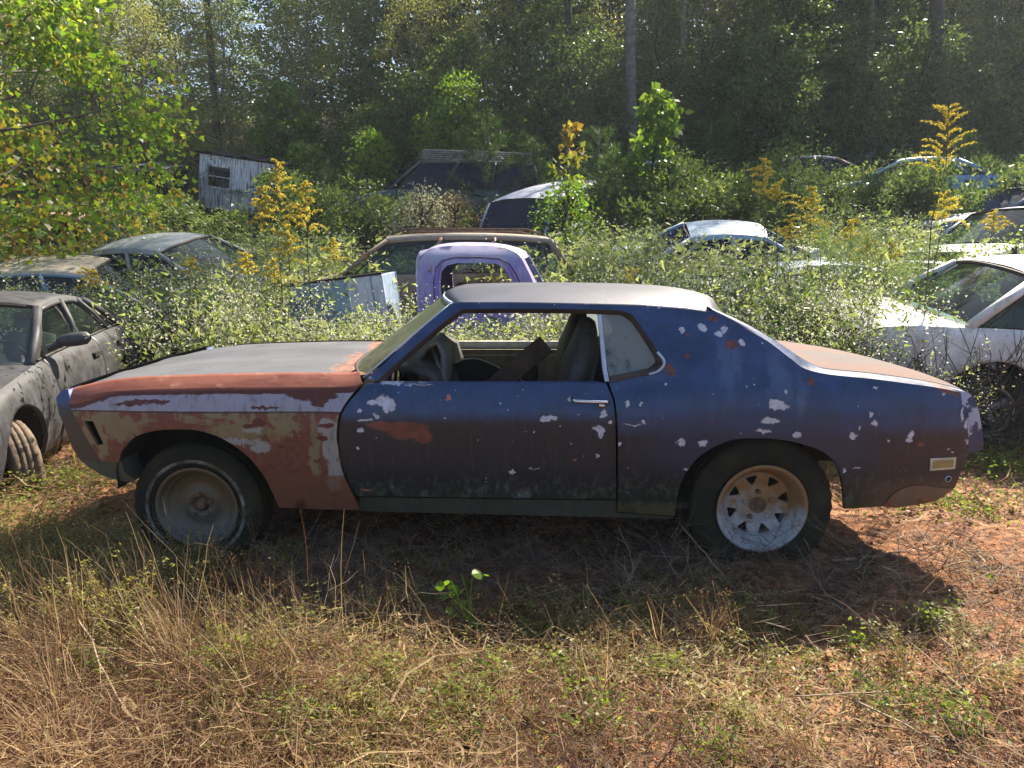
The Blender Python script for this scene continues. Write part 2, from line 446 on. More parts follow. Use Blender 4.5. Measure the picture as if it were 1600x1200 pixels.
    c = t.mix(t.sm(n + (f - .5) * .4 + (vs - .5) * .5, .44, .52), ol, ox)
    c = t.mix(t.chips(px([(430, 735, 70, 60), (480, 720, 50, 70), (300, 668, 110, 14), (235, 675, 60, 16), (190, 700, 22, 45), (180, 720, 20, 25)]), x + (n - .5) * .25, z + (hs - .5) * .2, .25), c, ox)
    c = t.mix(t.chips(px([(190, 672, 26, 22), (375, 672, 60, 14), (345, 690, 40, 8), (455, 665, 20, 12), (497, 700, 8, 60), (170, 655, 30, 9)]), x + (n - .5) * .22, z + (f - .5) * .2, .3) * .9, c, ol)
    c = t.mix(t.chips(px([(514, 668, 14, 16), (520, 700, 14, 28), (530, 738, 15, 22), (360, 690, 50, 6), (528, 755, 14, 14), (395, 672, 18, 6), (410, 700, 16, 10)]), x + (n - .5) * .16, z + (f - .5) * .12, .2) * .9, c, (.27, .28, .28))
    c = t.mix(t.chips(px([(404, 660, 12, 8), (388, 666, 10, 4), (510, 664, 13, 4), (503, 684, 10, 5), (492, 719, 3, 3), (440, 697, 3, 3)]), x + (f - .5) * .05, z + (n - .5) * .05), c, (.10, .025, .02))
    c = t.mix(t.sm(z, .485, .47) * .8, c, t.mix(n, (.12, .045, .028), (.18, .075, .045)))
    # upper band: lavender primer with ragged dark red along the crease
    up = t.sm(z, .794, .80); zc = CRZ(t, x)
    gl = t.mix(t.sm(hs * .5 + (f - .5) * .16 + (z - zc) * 12., .02, -.03), deep, gry)
    gl = t.mix(t.chips(px([(490, 617, 40, 10), (505, 625, 14, 12), (230, 628, 40, 4), (200, 632, 30, 3), (140, 625, 24, 3), (410, 637, 22, 3), (405, 611, 90, 4)]), x + (hs - .5) * .15, z + (f - .5) * .05), gl, deep)
    c = t.mix(up, c, gl)
    gr = t.noise(11, 6, .7, stretch=(2.2, 2.2, .6)); c = t.mix(t.sm(gr, .48, .72) * .55, c, (.07, .045, .032))
    crease_line = t.sm(t.m('ABSOLUTE', z - .795 + (hs - .5) * .012), .006, .002); c = t.mix(crease_line * .85, c, (.035, .012, .012))  # dark line painted along the lower body crease
    # fender top: bare oxide red with light tan patches
    tp = t.sm(z - zc, -.004, .003)
    tt = t.mix(t.sm(hs, .3, .6), (.14, .036, .023), (.23, .075, .046)); tt = t.mix(t.sm(n, .56, .7) * .7, tt, (.48, .27, .16))
    c = t.mix(tp, c, tt)
    m['fender'] = t.out(c, t.sm(f, .3, .7, .42, .7), bump=f + n, bs=.12, spec=.4)
    # hood, roof, trunk lid
    t = Mat('hood_paint'); x, y, z = t.obj(); n = t.noise(2.2, 6, .6); f = t.noise(28, 5, .7); n2 = t.noise(7, 5, .65)
    c = t.mix(t.sm(n, .3, .7), (.085, .09, .105), (.14, .14, .155)); c = t.mix(t.sm(f, .55, .75) * .35, c, (.22, .21, .21))
    c = t.mix(t.sm(x + (n2 - .5) * .6, -1.0, -.94), c, t.mix(t.sm(f, .4, .6), (.14, .05, .035), (.34, .17, .11)))
    m['hood'] = t.out(c, .62, bump=f, bs=.1)
    t = Mat('roof_paint'); n = t.noise(2.5, 6, .6); f = t.noise(30, 5, .7); x, y, z = t.obj()
    c = t.mix(t.sm(n, .3, .7), (.062, .066, .095), (.105, .108, .14)); c = t.mix(t.sm(f, .6, .75) * .4, c, (.24, .23, .27))
    c = t.mix(t.sm(n + x * .16, .72, .85) * .5, c, (.26, .14, .11))
    m['roof'] = t.out(c, .42, bump=f, bs=.08)
    t = Mat('trunk_paint'); n = t.noise(2.4, 6, .6, stretch=(.5, 2, 1)); f = t.noise(30, 5, .7)
    c = t.mix(t.sm(n, .35, .62), (.105, .088, .09), (.155, .085, .066)); c = t.mix(t.sm(f, .55, .8) * .5, c, (.25, .21, .195))
    m['trunk'] = t.out(c, .85, bump=f, bs=.1)
    m['rocker'] = junk('rocker_paint', (.028, .029, .020), .1, (.06, .055, .03), .8, 5)
    t = Mat('nose_paint'); x, y, z = t.obj(); n = t.noise(9, 5, .6)
    c = t.mix(t.sm(z + (n - .5) * .06, .79, .84), (.030, .034, .034), (.02, .06, .19)); c = t.mix(t.sm(n + z, 1.50, 1.53), c, (.45, .47, .52)); m['nose'] = t.out(c, .45, bump=n, bs=.1)
    m['valance'] = junk('valance_paint', (.05, .055, .04), .05, (.11, .105, .05), .7, 5)
    m['rear_valance'] = junk('rear_valance_rust', (.15, .085, .05), .45, (.12, .1, .07), .8, 5)
    m['black'] = simple('black_cavity', (.012, .011, .010), .9)
    m['seal'] = simple('weathered_rubber', (.035, .025, .022), .75)
    m['rubber'] = simple('tyre_rubber', (.028, .030, .026), .85, var=.5, scale=7)
    m['chrome'] = simple('dull_chrome', (.62, .63, .66), .22, 1., .15, 30, .04)
    m['alu'] = simple('pale_trim', (.42, .50, .62), .4, .0, .15)
    m['under'] = simple('undercoat', (.022, .018, .015), .9)
    m['vinyl'] = simple('cracked_black_vinyl', (.035, .033, .033), .6, var=.4, scale=20, bump=.4)
    m['worn_vinyl'] = junk('worn_grey_vinyl', (.10, .11, .115), .18, (.12, .10, .08), .6, 9)  # grey lightened in place of light on the seat shells
    m['tan'] = junk('inner_door_khaki', (.30, .255, .16), .22, (.15, .12, .08), .6, 5)
    m['tanedge'] = simple('bright_edge', (.55, .5, .38), .5)
    m['lens'] = simple('faded_amber_lens', (.28, .24, .10), .25)
    m['redlens'] = simple('red_lens', (.25, .02, .02), .25)
    t = Mat('dirty_windshield'); n = t.noise(3, 5, .6); m['wglass'] = t.glass((.66, .80, .76), (.25, .28, .19), dirt=t.sm(n, .25, .75, .35, .7))
    t = Mat('grimy_quarter_glass'); n = t.noise(4, 6, .65); x, y, z = t.obj()
    st = t.noise(7, 6, .7, stretch=(3, 3, .5)); m['qglass'] = t.glass((.75, .82, .82), (.33, .37, .38), dirt=t.sm(n * .5 + st * .6 - x * .1 + .1, .45, .62, .18, .88))
    t = Mat('white_rim'); x, y, z = t.obj(); n = t.noise(8, 5, .6); f = t.noise(35, 4, .6)
    c = t.mix(t.sm(n + z * 2., .25, .65), (.36, .37, .41), (.24, .135, .055)); c = t.mix(t.sm(f, .54, .66) * .7, c, (.20, .10, .05))
    m['rimw'] = t.out(c, .55, bump=f, bs=.1)
    t = Mat('tarnished_steel_rim'); x, y, z = t.obj(); n = t.noise(8, 5, .6)
    c = t.mix(t.sm(n + z * 2.5, .15, .75), (.13, .125, .11), (.095, .066, .032)); m['rims'] = t.out(c, .5, .1, bump=n, bs=.15)
    m['rustm'] = simple('rusty_iron', (.13, .07, .045), .85, var=.4, scale=30, bump=.4)
    t = Mat('whitewall'); n = t.noise(12, 6, .7); m['ww'] = t.out(t.mix(t.sm(n, .38, .70), (.045, .040, .022), (.24, .25, .25)), .8)
    t = Mat('tyre_dirty'); n = t.noise(5, 5, .6); f = t.noise(24, 6, .75, dist=1.5)
    m['tyre'] = t.out(t.mix(t.sm(n, .35, .7), (.016, .016, .013), (.038, .035, .020)), .92, spec=.2, bump=f, bs=.15)
    return m
MT = hero_mats()

def tyre_geo(Rr, W, rim, sink=0., treads=34, n=68):
    """tyre around the y axis, outer face at y = -W/2, flattened at the bottom by sink"""
    s = W / 2
    prof = [(rim, -s * .62), (rim + .012, -s * .80), (rim + (Rr - rim) * .35, -s * 1.0), (rim + (Rr - rim) * .62, -s * 1.02), (Rr - .03, -s * .93), (Rr - .008, -s * .80)]
    for k in (-.45, -.40, -.05, .05, .40, .45):
        pass
    prof += [(Rr - .001, -s * .70), (Rr - .001, -s * .42), (Rr - .010, -s * .40), (Rr - .010, -s * .34), (Rr, -s * .32), (Rr, -s * .04), (Rr - .010, -s * .02), (Rr - .010, s * .04), (Rr, s * .06),
             (Rr, s * .34), (Rr - .010, s * .36), (Rr - .01, s * .42), (Rr - .001, s * .44), (Rr - .001, s * .7), (Rr - .008, s * .8), (Rr - .03, s * .93), (rim + (Rr - rim) * .5, s), (rim, s * .7)]
    vs, fs = lathe(prof, n); k = 0; out = []
    for i, (x, y, z) in enumerate(vs):
        j = i % n; pi = i // n
        if 5 <= pi <= 19 and j % 2 and pi not in (8, 9, 12, 13): x *= 1 - .007 / Rr; z *= 1 - .007 / Rr
        lim = -(Rr - sink)
        if z < lim: y *= 1 + (lim - z) * 2.2; z = lim - (lim - z) * .12
        elif z < lim + .09 and sink: y *= 1 + .10 * (lim + .09 - z) / .09 * min(1, sink / .03)
        out.append((x, y, z))
    return out, fs
def wheel(parent, x, y, z, Rr, W, rim, style, sink=0., side=-1, steer=0., mats=None, camber=0.):
    M_ = mats or MT
    w = link('wheel', None, parent, loc=(x, y, z), rot=(camber, 0, steer + (0 if side < 0 else math.pi)))
    part('tyre', *tyre_geo(Rr, W, rim, sink), M_['tyre'], w, True)
    s = W / 2
    if style == 'wagon':
        G = Geo(); v, f = lathe([(rim + .012, -s * .86), (rim + .016, -s * .93), (rim + .008, -s * .97), (rim - .006, -s * .93), (rim - .012, -s * .80), (rim - .02, -s * .72), (rim - .03, -s * .35), (rim - .045, -s * .30), (rim - .047, s * .6)], 64); G.add(v, f)
        ro = rim - .043
        circ = [(ro * math.cos(2 * math.pi * i / 56), ro * math.sin(2 * math.pi * i / 56)) for i in range(56)]
        holes = []
        for k in range(8):
            a = 2 * math.pi * (k + .35) / 8; ca, sa = math.cos(a), math.sin(a)
            tri = [(ro * .62, .0), (ro * .68, -.010), (ro * .88, -.030), (ro * .91, -.022), (ro * .91, .022), (ro * .88, .030), (ro * .68, .010)]
            holes.append([(r_ * ca - q * sa, r_ * sa + q * ca) for r_, q in tri])
        def yf(a, b):
            r_ = math.hypot(a, b) / ro
            return float(np.interp(r_, [0, .28, .46, .50, .56, .9, 1], [-s * .38, -s * .38, -s * .38, -s * .36, -s * .26, -s * .40, -s * .32]))
        for v, f in sheet(circ, yf, holes, .022, .012): G.add(v, f)
        G.obj('rim', M_['rimw'], w, True)
        part('dark_backing', *lathe([(ro * 1.0, s * .25), (.001, s * .25)], 32), M_['black'], w)
        part('hub_cap', *lathe([(.001, -s * .40), (.036, -s * .44), (.041, -s * .46), (.041, -s * .28)], 28), M_['rustm'], w, True)
        for k in range(5):
            a = 2 * math.pi * (k + .3) / 5
            v, f = lathe([(.001, -.018), (.009, -.018), (.013, 0), (.013, .012)], 8)
            v = [(p[0] + .072 * math.cos(a), p[1] - s * .40, p[2] + .072 * math.sin(a)) for p in v]
            part('lug_nut', v, f, M_['rustm'] if k % 2 else M_['rimw'], w, True)
    elif style == 'steel':
        part('whitewall', *lathe([(rim + .058, -s * 1.035), (rim + .042, -s * 1.045), (rim + .040, -s * 1.0)], 64), M_['ww'], w, True)
        pr = [(rim + .006, -s * .78), (rim + .016, -s * .86), (rim + .014, -s * .95), (rim + .002, -s * .96), (rim - .006, -s * .86), (rim - .012, -s * .70), (rim - .016, -s * .66), (rim - .026, -s * .64), (rim - .030, -s * .58), (rim - .034, -s * .50), (rim - .04, -s * .47),
              (rim * .62, -s * .30), (rim * .46, -s * .33), (rim * .40, -s * .44), (rim * .34, -s * .46), (rim * .20, -s * .46), (rim * .19, -s * .30), (.001, -s * .3)]
        part('rim', *lathe(pr, 64), M_['rims'], w, True)
        part('hub_cap', *lathe([(.001, -s * .62), (.022, -s * .62), (.027, -s * .58), (.028, -s * .40), (.036, -s * .38), (.038, -s * .32)], 28), M_['rustm'], w, True)
        for k in range(5):
            a = 2 * math.pi * (k + .28) / 5
            v, f = lathe([(.001, -.022), (.009, -.022), (.012, 0), (.012, .012)], 8)
            v = [(p[0] + rim * .30 * math.cos(a), p[1] - s * .46, p[2] + rim * .30 * math.sin(a)) for p in v]
            part('lug_nut', v, f, M_['rustm'], w, True)
    else:
        G = Geo(); v, f = lathe([(rim + .01, -s * .88), (rim + .008, -s * .97), (rim - .008, -s * .93), (rim - .02, -s * .7), (rim - .03, s * .6)], 48); G.add(v, f)
        for k in range(5):
            a = 2 * math.pi * k / 5 + .4
            rows = []
            for r_, hw, yy in ((.03, .035, -s * .55), (rim * .5, .028, -s * .60), (rim - .012, .045, -s * .62)):
                rows.append([(r_ * math.cos(a) - q * math.sin(a), yy + dy, r_ * math.sin(a) + q * math.cos(a)) for q, dy in ((-hw, .04), (-hw, 0), (hw, 0), (hw, .04))])
            v, f = loft(rows); G.add(v, f)
        v, f = lathe([(.001, -s * .66), (.05, -s * .64), (.06, -s * .45)], 20); G.add(v, f)
        G.obj('rim', M_['alloy'], w, True)
        part('dark_backing', *lathe([(rim - .03, s * .2), (.001, s * .2)], 24), M_['black'], w)
    return w

def strip(poly2, inset, yf, y_off=0., closed=True, push=.0):
    """band that follows a polyline in x-z, from the line to its inset copy (towards the left of travel)"""
    n = len(poly2); off = []
    for i in range(n):
        a = poly2[(i - 1) % n] if closed or i else poly2[0]; b = poly2[(i + 1) % n] if closed or i < n - 1 else poly2[-1]
        d = Vector((b[0] - a[0], b[1] - a[1])).normalized()
        off.append((poly2[i][0] - d.y * inset, poly2[i][1] + d.x * inset))
    r1 = [(p[0], yf(*p) + y_off, p[1]) for p in poly2]; r2 = [(q[0], yf(*p) + y_off + push, q[1]) for p, q in zip(poly2, off)]
    r3 = [(q[0], yf(*p) + y_off + push + .03, q[1]) for p, q in zip(poly2, off)]
    if closed: r1.append(r1[0]); r2.append(r2[0]); r3.append(r3[0])
    return loft([r1, r2, r3])

def build_hero():
    car = thing('blue_coupe', 'dark blue classic coupe with rusty red front fender and peeling paint, parked side on', 'car', (HX, HY, 0))
    B = car
    # -- outlines surveyed from the photograph
    arch_f = catm(HL([(189, 706), (209, 684), (243, 673), (287, 671), (320, 675), (354, 689), (388, 714), (412, 744), (428, 775), (436, 793)]), 4)
    fr_edge = catm(HL([(562, 797), (552, 776), (534, 735), (526, 695), (528, 655), (541, 628), (566, 598)]), 4)
    crease = catm(HL([(566, 599), (540, 604), (440, 605), (337, 606), (250, 608), (202, 610), (152, 615), (108, 633)]), 4)
    fend = arch_f + [H(500, 796)] + fr_edge[:-1] + crease + HL([(115, 647), (157, 722), (186, 722)])
    vent = HL([(131, 658), (145, 658), (162, 694), (152, 696)])
    gapc = catm([H(x, y, .78) for x, y in [(560, 580), (540, 582), (440, 582), (337, 584), (250, 587), (202, 590), (152, 597), (106, 608)]], 4)
    gapc = [(gapc[0][0], gapc[0][1])] + gapc
    def top_strip(ed, gp, wg, n=5, bulge=.35):
        # rounded shoulder between a side crease and an inner gap line
        m = max(len(ed), 24); A = [np.interp(np.linspace(0, 1, m), np.linspace(0, 1, len(ed)), [p[i] for p in ed]) for i in (0, 1)]
        Bc = [np.interp(np.linspace(0, 1, m), np.linspace(0, 1, len(gp)), [p[i] for p in gp]) for i in (0, 1)]
        rows = []
        for k in range(n + 1):
            t = k / n; h = t ** bulge if bulge < 1 else t
            rows.append([(A[0][i] * (1 - t) + Bc[0][i] * t, -(wh(A[0][i], A[1][i]) * (1 - t) + (wg[i] if hasattr(wg, '__len__') else wg) * t), A[1][i] * (1 - h) + Bc[1][i] * h) for i in range(m)])
        rows.append([(p[0], p[1] + .004, p[2] - .03) for p in rows[-1]])
        return loft(rows)
    ts = top_strip(crease, gapc, .78, bulge=.8)
    for mir in (False, True):
        f = sheet_part('front_fender', fend, yn, MT['fender'], B, [vent], mirror=mir, step=.05, extra=[ts])
        if mir: f.scale = (1, 1, .965); f.location.z = .008
    # vent pocket
    vx = [p[0] for p in vent]; vz = [p[1] for p in vent]
    part('vent_pocket', *box(min(vx) - .01, max(vx) + .01, -.80, -.70, min(vz) - .01, max(vz) + .01), MT['black'], B)
    # nose: headlight bezel side and lower nose
    nose = HL([(85, 622), (93, 612), (104, 609), (110, 640), (154, 722), (122, 719), (110, 700), (97, 664), (86, 632)])
    for mir in (False, True): sheet_part('headlight_bezel', nose, lambda x, z: yn(x, z) + .012, MT['nose'], B, lip=.10, mirror=mir)
    val = HL([(121, 720), (186, 723), (190, 738), (207, 753), (192, 755), (160, 747), (135, 732)])
    for mir in (False, True): sheet_part('front_valance', val, lambda x, z: yn(x, z) + .02, MT['valance'], B, lip=.15, mirror=mir)
    nx = nose[0][0]
    rows = []
    for z, dx, in ((.90, .06), (.86, .0), (.80, .03), (.62, .12), (.55, .18), (.52, .25)):
        rows.append([(nx + dx - .05 * (1 - (k / 8) ** 2), k / 8 * .78, z) for k in range(-8, 9)])
    part('grille', *loft(rows), MT['black'], B, True)
    for s in (-1, 1):
        for q in (.68,):
            v, f_ = lathe([(.001, -.01), (.07, 0), (.09, .02), (.095, .05)], 24); part('headlight', [(nx - .02 + p[1], s * q + p[0], .77 + p[2]) for p in v], f_, MT['chrome'], B, True)
    part('lower_apron', *loft([[(nx + .22, k / 6 * .8, .50) for k in range(-6, 7)], [(nx + .38, k / 6 * .78, .42) for k in range(-6, 7)]]), MT['valance'], B, True)
    # -- door
    dtop = HL([(573, 599), (700, 599), (850, 599), (947, 599)])
    door = [H(557, 775)] + catm(HL([(557, 775), (538, 735), (530, 695), (532, 656), (545, 629), (573, 600)]), 4)[1:] + dtop[1:] + catm(HL([(947, 600), (957, 625), (961, 655), (962, 710), (962, 780)]), 4)[1:]
    door_tan = MT['tan']
    for mir in (False, True):
        d = sheet_part('door', door, yn, MT['door'], B, mirror=mir, step=.05)
        s = 1 if mir else -1
        x0, x1 = dtop[0][0] + .03, dtop[-1][0] - .03; zb = dtop[1][1]
        # belt ledge and inner skin
        v, f_ = loft([[(x0 + (x1 - x0) * k / 12, s * w, z) for k in range(13)] for w, z in ((.86, zb - .012), (.825, zb + .004), (.80, zb - .002), (.795, zb - .05))]); part('window_sill', v, f_, MT['tanedge'] if mir else MT['door'], d, True)
        inner = [(x0, .32), (x1, .32), (x1, zb - .05), (x0, zb - .05)]
        hole = [(x0 + .55, .62), (x0 + .85, .62), (x0 + .85, .76), (x0 + .58, .76)]
        sheet_part('inner_panel', inner, lambda x, z: s * (.775 + (z - .6) * -.03), door_tan, d, [hole], step=.08, lip=-.02 * s if s > 0 else .02)
        v, f_ = box(x0, x1, min(s * .77, s * .80), max(s * .77, s * .80), zb - .085, zb - .045); part('felt_strip', v, f_, MT['black'], d)
        v, f_ = box(x0, x1, min(s * .755, s * .768), max(s * .755, s * .768), zb - .098, zb - .088); part('trim_bead', v, f_, MT['tanedge'], d)
        # handle
        hx, hz = H(920, 625); pts = [(H(a, b)[0], s * (wh(hx, hz) + o), H(a, b)[1]) for a, b, o in ((893, 623, .006), (899, 625, .032), (922, 625.5, .036), (946, 626, .032), (950, 629, .006))]
        part('door_handle', *tube(pts, [.010, .009, .009, .009, .012], 8), MT['chrome'], d, True)
        lx, lz = H(940, 633); v, f_ = lathe([(.001, -.018), (.012, -.018), (.016, -.004), (.017, .01)], 16); part('lock_button', [(p[0] + lx, s * (wh(lx, lz) - p[1] * (1)) , p[2] + lz) for p in v], f_, MT['chrome'], d, True)
    # -- body side with roof rail and quarter panel in one piece
    apil = HL([(574, 592), (640, 530), (704, 475)], None)
    rail = HL([(719, 472), (800, 472), (867, 473), (1000, 476), (1070, 481), (1117, 487)])
    ridge = catm(HL([(1117, 489), (1161, 512), (1198, 532), (1235, 560), (1258, 576), (1296, 585), (1364, 592), (1440, 602), (1478, 608), (1500, 613)]), 4)
    tailc = catm(HL([(1500, 613), (1506, 640), (1512, 670), (1512, 704), (1503, 735), (1492, 762)]), 4)
    qb = HL([(1440, 782), (1395, 790), (1319, 795)])
    arch_r = catm(HL([(1319, 793), (1318, 770), (1314, 744), (1306, 724), (1286, 706), (1250, 693), (1210, 686), (1170, 685), (1138, 689), (1106, 704), (1082, 724), (1064, 754), (1056, 788)]), 4)
    qf = HL([(1054, 806), (965, 800), (966, 700), (965, 655), (961, 625), (952, 599)])
    dlo = catm(HL([(1023, 585), (1035, 576), (1037, 569), (1029, 552)]), 3) + catm(HL([(1020, 536), (996, 502), (985, 490), (968, 485)]), 3) + HL([(900, 483), (800, 482), (722, 483)]) + HL([(690, 506), (640, 549), (590, 594)])
    side = apil + rail + ridge[1:] + tailc[1:] + qb + arch_r[1:] + qf + dlo
    # roof drip strip above the rail
    deckgap = catm([H(x, y, .70) for x, y in [(1110, 479), (1165, 505), (1207, 530), (1245, 556), (1270, 570), (1293, 576), (1364, 583), (1440, 594), (1478, 602), (1500, 608)]], 4)
    mm = max(len(ridge), 24); qs = top_strip(ridge, deckgap, [min(.72, wh(float(np.interp(i, np.linspace(0, mm - 1, len(ridge)), [p[0] for p in ridge])), float(np.interp(i, np.linspace(0, mm - 1, len(ridge)), [p[1] for p in ridge]))) - .03) for i in range(mm)], bulge=.6)
    # let the strip meet the roof width at its front end
    for mir in (False, True):
        sheet_part('quarter_panel', side, yn, MT['quarter'], B, mirror=mir, step=.05, extra=[qs])
        tail = catm(HL([(1502, 611), (1514, 614), (1525, 626), (1533, 655), (1538, 690), (1537, 704)]), 3) + HL([(1514, 707), (1508, 670), (1506, 640)])
        sheet_part('tail_light_housing', tail, lambda x, z: yn(x, z) + .006, MT['tail'], B, lip=.12, mirror=mir)
        rv = catm(HL([(1378, 791), (1400, 768), (1432, 758), (1470, 762), (1490, 764)]), 3) + HL([(1460, 783), (1400, 793)])
        sheet_part('rear_valance', rv, lambda x, z: yn(x, z) - .006, MT['rear_valance'], B, mirror=mir)
        rp = HL([(562, 778), (963, 784), (965, 803), (1054, 809), (1050, 812), (560, 800)])
        sheet_part('rocker_panel', rp, lambda x, z: yn(x, z) + .012, MT['rocker'], B, mirror=mir)
        s = 1 if mir else -1
        # window reveal: dark rubber all round
        rv2 = HL([(954, 598)]) + dlo[:]
        v, f_ = strip(rv2, .024, yn, .004, False, .012)
        part('window_seal', [(p[0], p[1] * (-1 if mir else 1), p[2]) for p in v], f_, MT['seal'], B, True)
        qg = HL([(939, 492), (972, 493), (990, 505), (1024, 558), (1026, 568), (1015, 577), (954, 593)])
        sheet_part('quarter_glass', qg, lambda x, z: yn(x, z) + .03, MT['qglass'], B, lip=0, mirror=mir)
        dv = HL([(935, 492), (940, 492), (953, 597), (946, 597)])
        sheet_part('window_divider', dv, lambda x, z: yn(x, z) + .016, MT['alu'], B, mirror=mir, lip=.03)
        # chrome hook at the corner of the quarter window
        pts = [(a, s * (wh(a, b) + .004), b) for a, b in catm(HL([(1027, 550), (1036, 561), (1037, 570), (1028, 580), (1014, 585)]), 3)]
        part('window_trim', *tube(pts, .007, 6), MT['alu'], B, True)
        ml = HL([(1453, 716), (1493, 714), (1491, 732), (1452, 735)])
        f_ = Geo()
        for v, q in sheet(ml, lambda x, z: yn(x, z) - .007, step=.05, lip=.02, mirror=mir): f_.add(v, q)
        mk = f_.obj('side_marker', MT['tanedge'], B)
        ml2 = HL([(1457, 719), (1489, 718), (1487, 729), (1456, 731)])
        f_ = Geo()
        for v, q in sheet(ml2, lambda x, z: yn(x, z) - .010, step=.05, lip=.005, mirror=mir): f_.add(v, q)
        f_.obj('lens', MT['lens'], mk)
        jx, jz = H(1481, 748); v, q = lathe([(.012, -.006), (.016, -.004), (.014, .01)], 14); part('bolt', [(p[0] + jx, s * (wh(jx, jz) - p[1] * -1 * -1), p[2] + jz) for p in v], q, MT['alu'], B, True)
    # -- hood
    gi = gapc[1:]; rows = []
    for (gx, gz) in gi:
        w0 = .772; rows.append([(gx - .10 * (1 - (k / 10) ** 2) * (1 if gx < -1.9 else 0) * min(1, (-1.9 - gx) / .25), w0 * k / 10, gz - .012 - .012 * (1 - abs(k / 10) ** 2) + .010 * math.exp(-((abs(k / 10) - .35) / .08) ** 2) - (.03 if k > 8 else 0) * (k - 8) / 2) for k in range(-10, 11)])
    part('hood', *loft(rows[4:]), MT['hood'], B, True)
    cow = [(H(500, 582, .78)[0], .945), (H(552, 580, .78)[0], .95)]
    # cowl between hood and windshield
    wbn = H(572, 590, .80)
    rows = []
    for t in np.linspace(0, 1, 7):
        rows.append([(gi[4][0] + .004 + (wbn[0] + .06 - gi[4][0] - (.16 * (1 - (k / 8) ** 2))) * t, k / 8 * .80, .948 - .012 * (1 - (k / 8) ** 2) + .02 * t - (.05 if t == 1 else 0)) for k in range(-8, 9)])
    part('cowl', *loft(rows), MT['hood'], B, True)
    # -- windshield
    b = wbn; hd = H(709, 474, .60); rows = []
    for t in np.linspace(0, 1, 9):
        cx, cz = b[0] + (hd[0] - b[0]) * t, b[1] + (hd[1] - b[1]) * t; w_ = .805 + (.61 - .805) * t; bow = .15 - .07 * t
        rows.append([(cx - bow * (1 - abs(k / 12) ** 2.4) - .012, w_ * k / 12, cz + .02 * (1 - (k / 12) ** 2) * t + .004 * math.sin(t * 3.1)) for k in range(-12, 13)])
    part('windshield', *loft(rows), MT['wglass'], B, True)
    for rr, nm in ((rows[0], 'windshield_trim'), (rows[-1], 'header_trim')):
        part(nm, *tube(rr, .010, 6), MT['seal'] if nm[0] == 'w' else MT['alu'], B, True)
    part('pillar_trim', *tube([r[0] for r in rows], .005, 6), MT['alu'], B, True); part('pillar_trim', *tube([r[-1] for r in rows], .008, 6), MT['alu'], B, True)
    # -- roof
    n = 28; rl = [(p[0], p[1]) for p in rail]; x0, x1 = rl[0][0] - .02, rl[-1][0] + .008
    rows = []
    for i in range(n + 1):
        t = i / n; x = x0 + (x1 - x0) * t
        zr = float(np.interp(x, [p[0] for p in rl], [p[1] for p in rl])); wr = wh(x, zr) + .004
        cz = 1.375 - .020 * ((t - .42) / .5) ** 2; cz = max(cz, zr + .02)
        if t < .08: cz -= .03 * (1 - t / .08) ** 1.5
        if t > .82: cz -= .034 * ((t - .82) / .18) ** 2
        row = []
        for k in range(-14, 15):
            u = k / 14
            xx = x - .10 * (1 - abs(u) ** 2.4) * (1 - ss(0, .45, t)) + (.09 * (1 - u * u)) * ss(.75, 1, t)
            row.append((xx, wr * u, zr - .004 + (cz - zr) * (1 - abs(u) ** 2.6)))
        rows.append(row)
    rows.insert(0, [(p[0] + .01, p[1], p[2] - .025) for p in rows[0]]); rows.append([(p[0], p[1], p[2] - .03) for p in rows[-1]])
    part('roof', *loft(rows), MT['roof'], B, True)
    back = rows[-2]
    # -- rear window and its frame
    rx, rz = deckgap[9][0] - .02, .985; rows2 = []
    for t in np.linspace(0, 1, 9):
        rows2.append([((p[0] * (1 - t) + (rx + .05 * (1 - (k / 14) ** 2)) * t), p[1] * (1 - t) + (k / 14 * .70) * t, p[2] * (1 - t) + rz * t - .01 * math.sin(3.14 * t)) for k, p in zip(range(-14, 15), back)])
    part('rear_window', *loft(rows2), MT['wglass'], B, True)
    # -- trunk lid
    dg = [p for p in deckgap if p[0] > rx - .02]; rows = []
    for i, (gx, gz) in enumerate(dg):
        rows.append([(gx + .03 * (1 - (k / 10) ** 2), .712 * k / 10, gz + .002 + .022 * (1 - abs(k / 10) ** 3)) for k in range(-10, 11)])
    rows.append([(p[0] + .01, p[1], p[2] - .05) for p in rows[-1]])
    part('trunk_lid', *loft(rows), MT['trunk'], B, True)
    # -- tail panel
    tx = tail[4][0]; rows = []
    for z, dx in ((.88, -.06), (.80, -.01), (.66, .0), (.60, -.02), (.42, -.12)):
        rows.append([(tx + dx - .02 + .03 * (1 - (k / 8) ** 2), .80 * k / 8, z) for k in range(-8, 9)])
    part('tail_panel', *loft(rows), MT['tail'], B, True)
    for s in (-1, 1):
        for q in range(3):
            part('tail_light', *box(tx - .01, tx + .03, *sorted((s * (.42 + q * .12), s * (.50 + q * .12))), .68, .79), MT['redlens'], B)
    # -- under-structure
    def up(name, bx, m='under'): part(name, *box(*bx), MT[m], B)
    up('floor_pan', (-.85, .95, -.80, .80, .275, .31)); up('firewall', (-.90, -.87, -.76, .76, .28, .93))
    up('engine_block', (-1.95, -1.0, -.30, .30, .33, .80)); up('frame_rail', (-2.05, -.85, -.56, -.46, .42, .52)); up('frame_rail', (-2.05, -.85, .46, .56, .42, .52))
    up('fuel_tank', (1.55, 2.1, -.45, .45, .42, .60)); up('boot_floor', (1.5, 2.2, -.72, .72, .60, .62)); up('rear_bulkhead', (1.0, 1.03, -.74, .74, .31, .95)); up('parcel_shelf', (1.0, 1.35, -.70, .70, .945, .955))
    v, f_ = tube([(1.17, -.7, .31), (1.17, .7, .31)], .05, 10); part('rear_axle', v, f_, MT['under'], B)
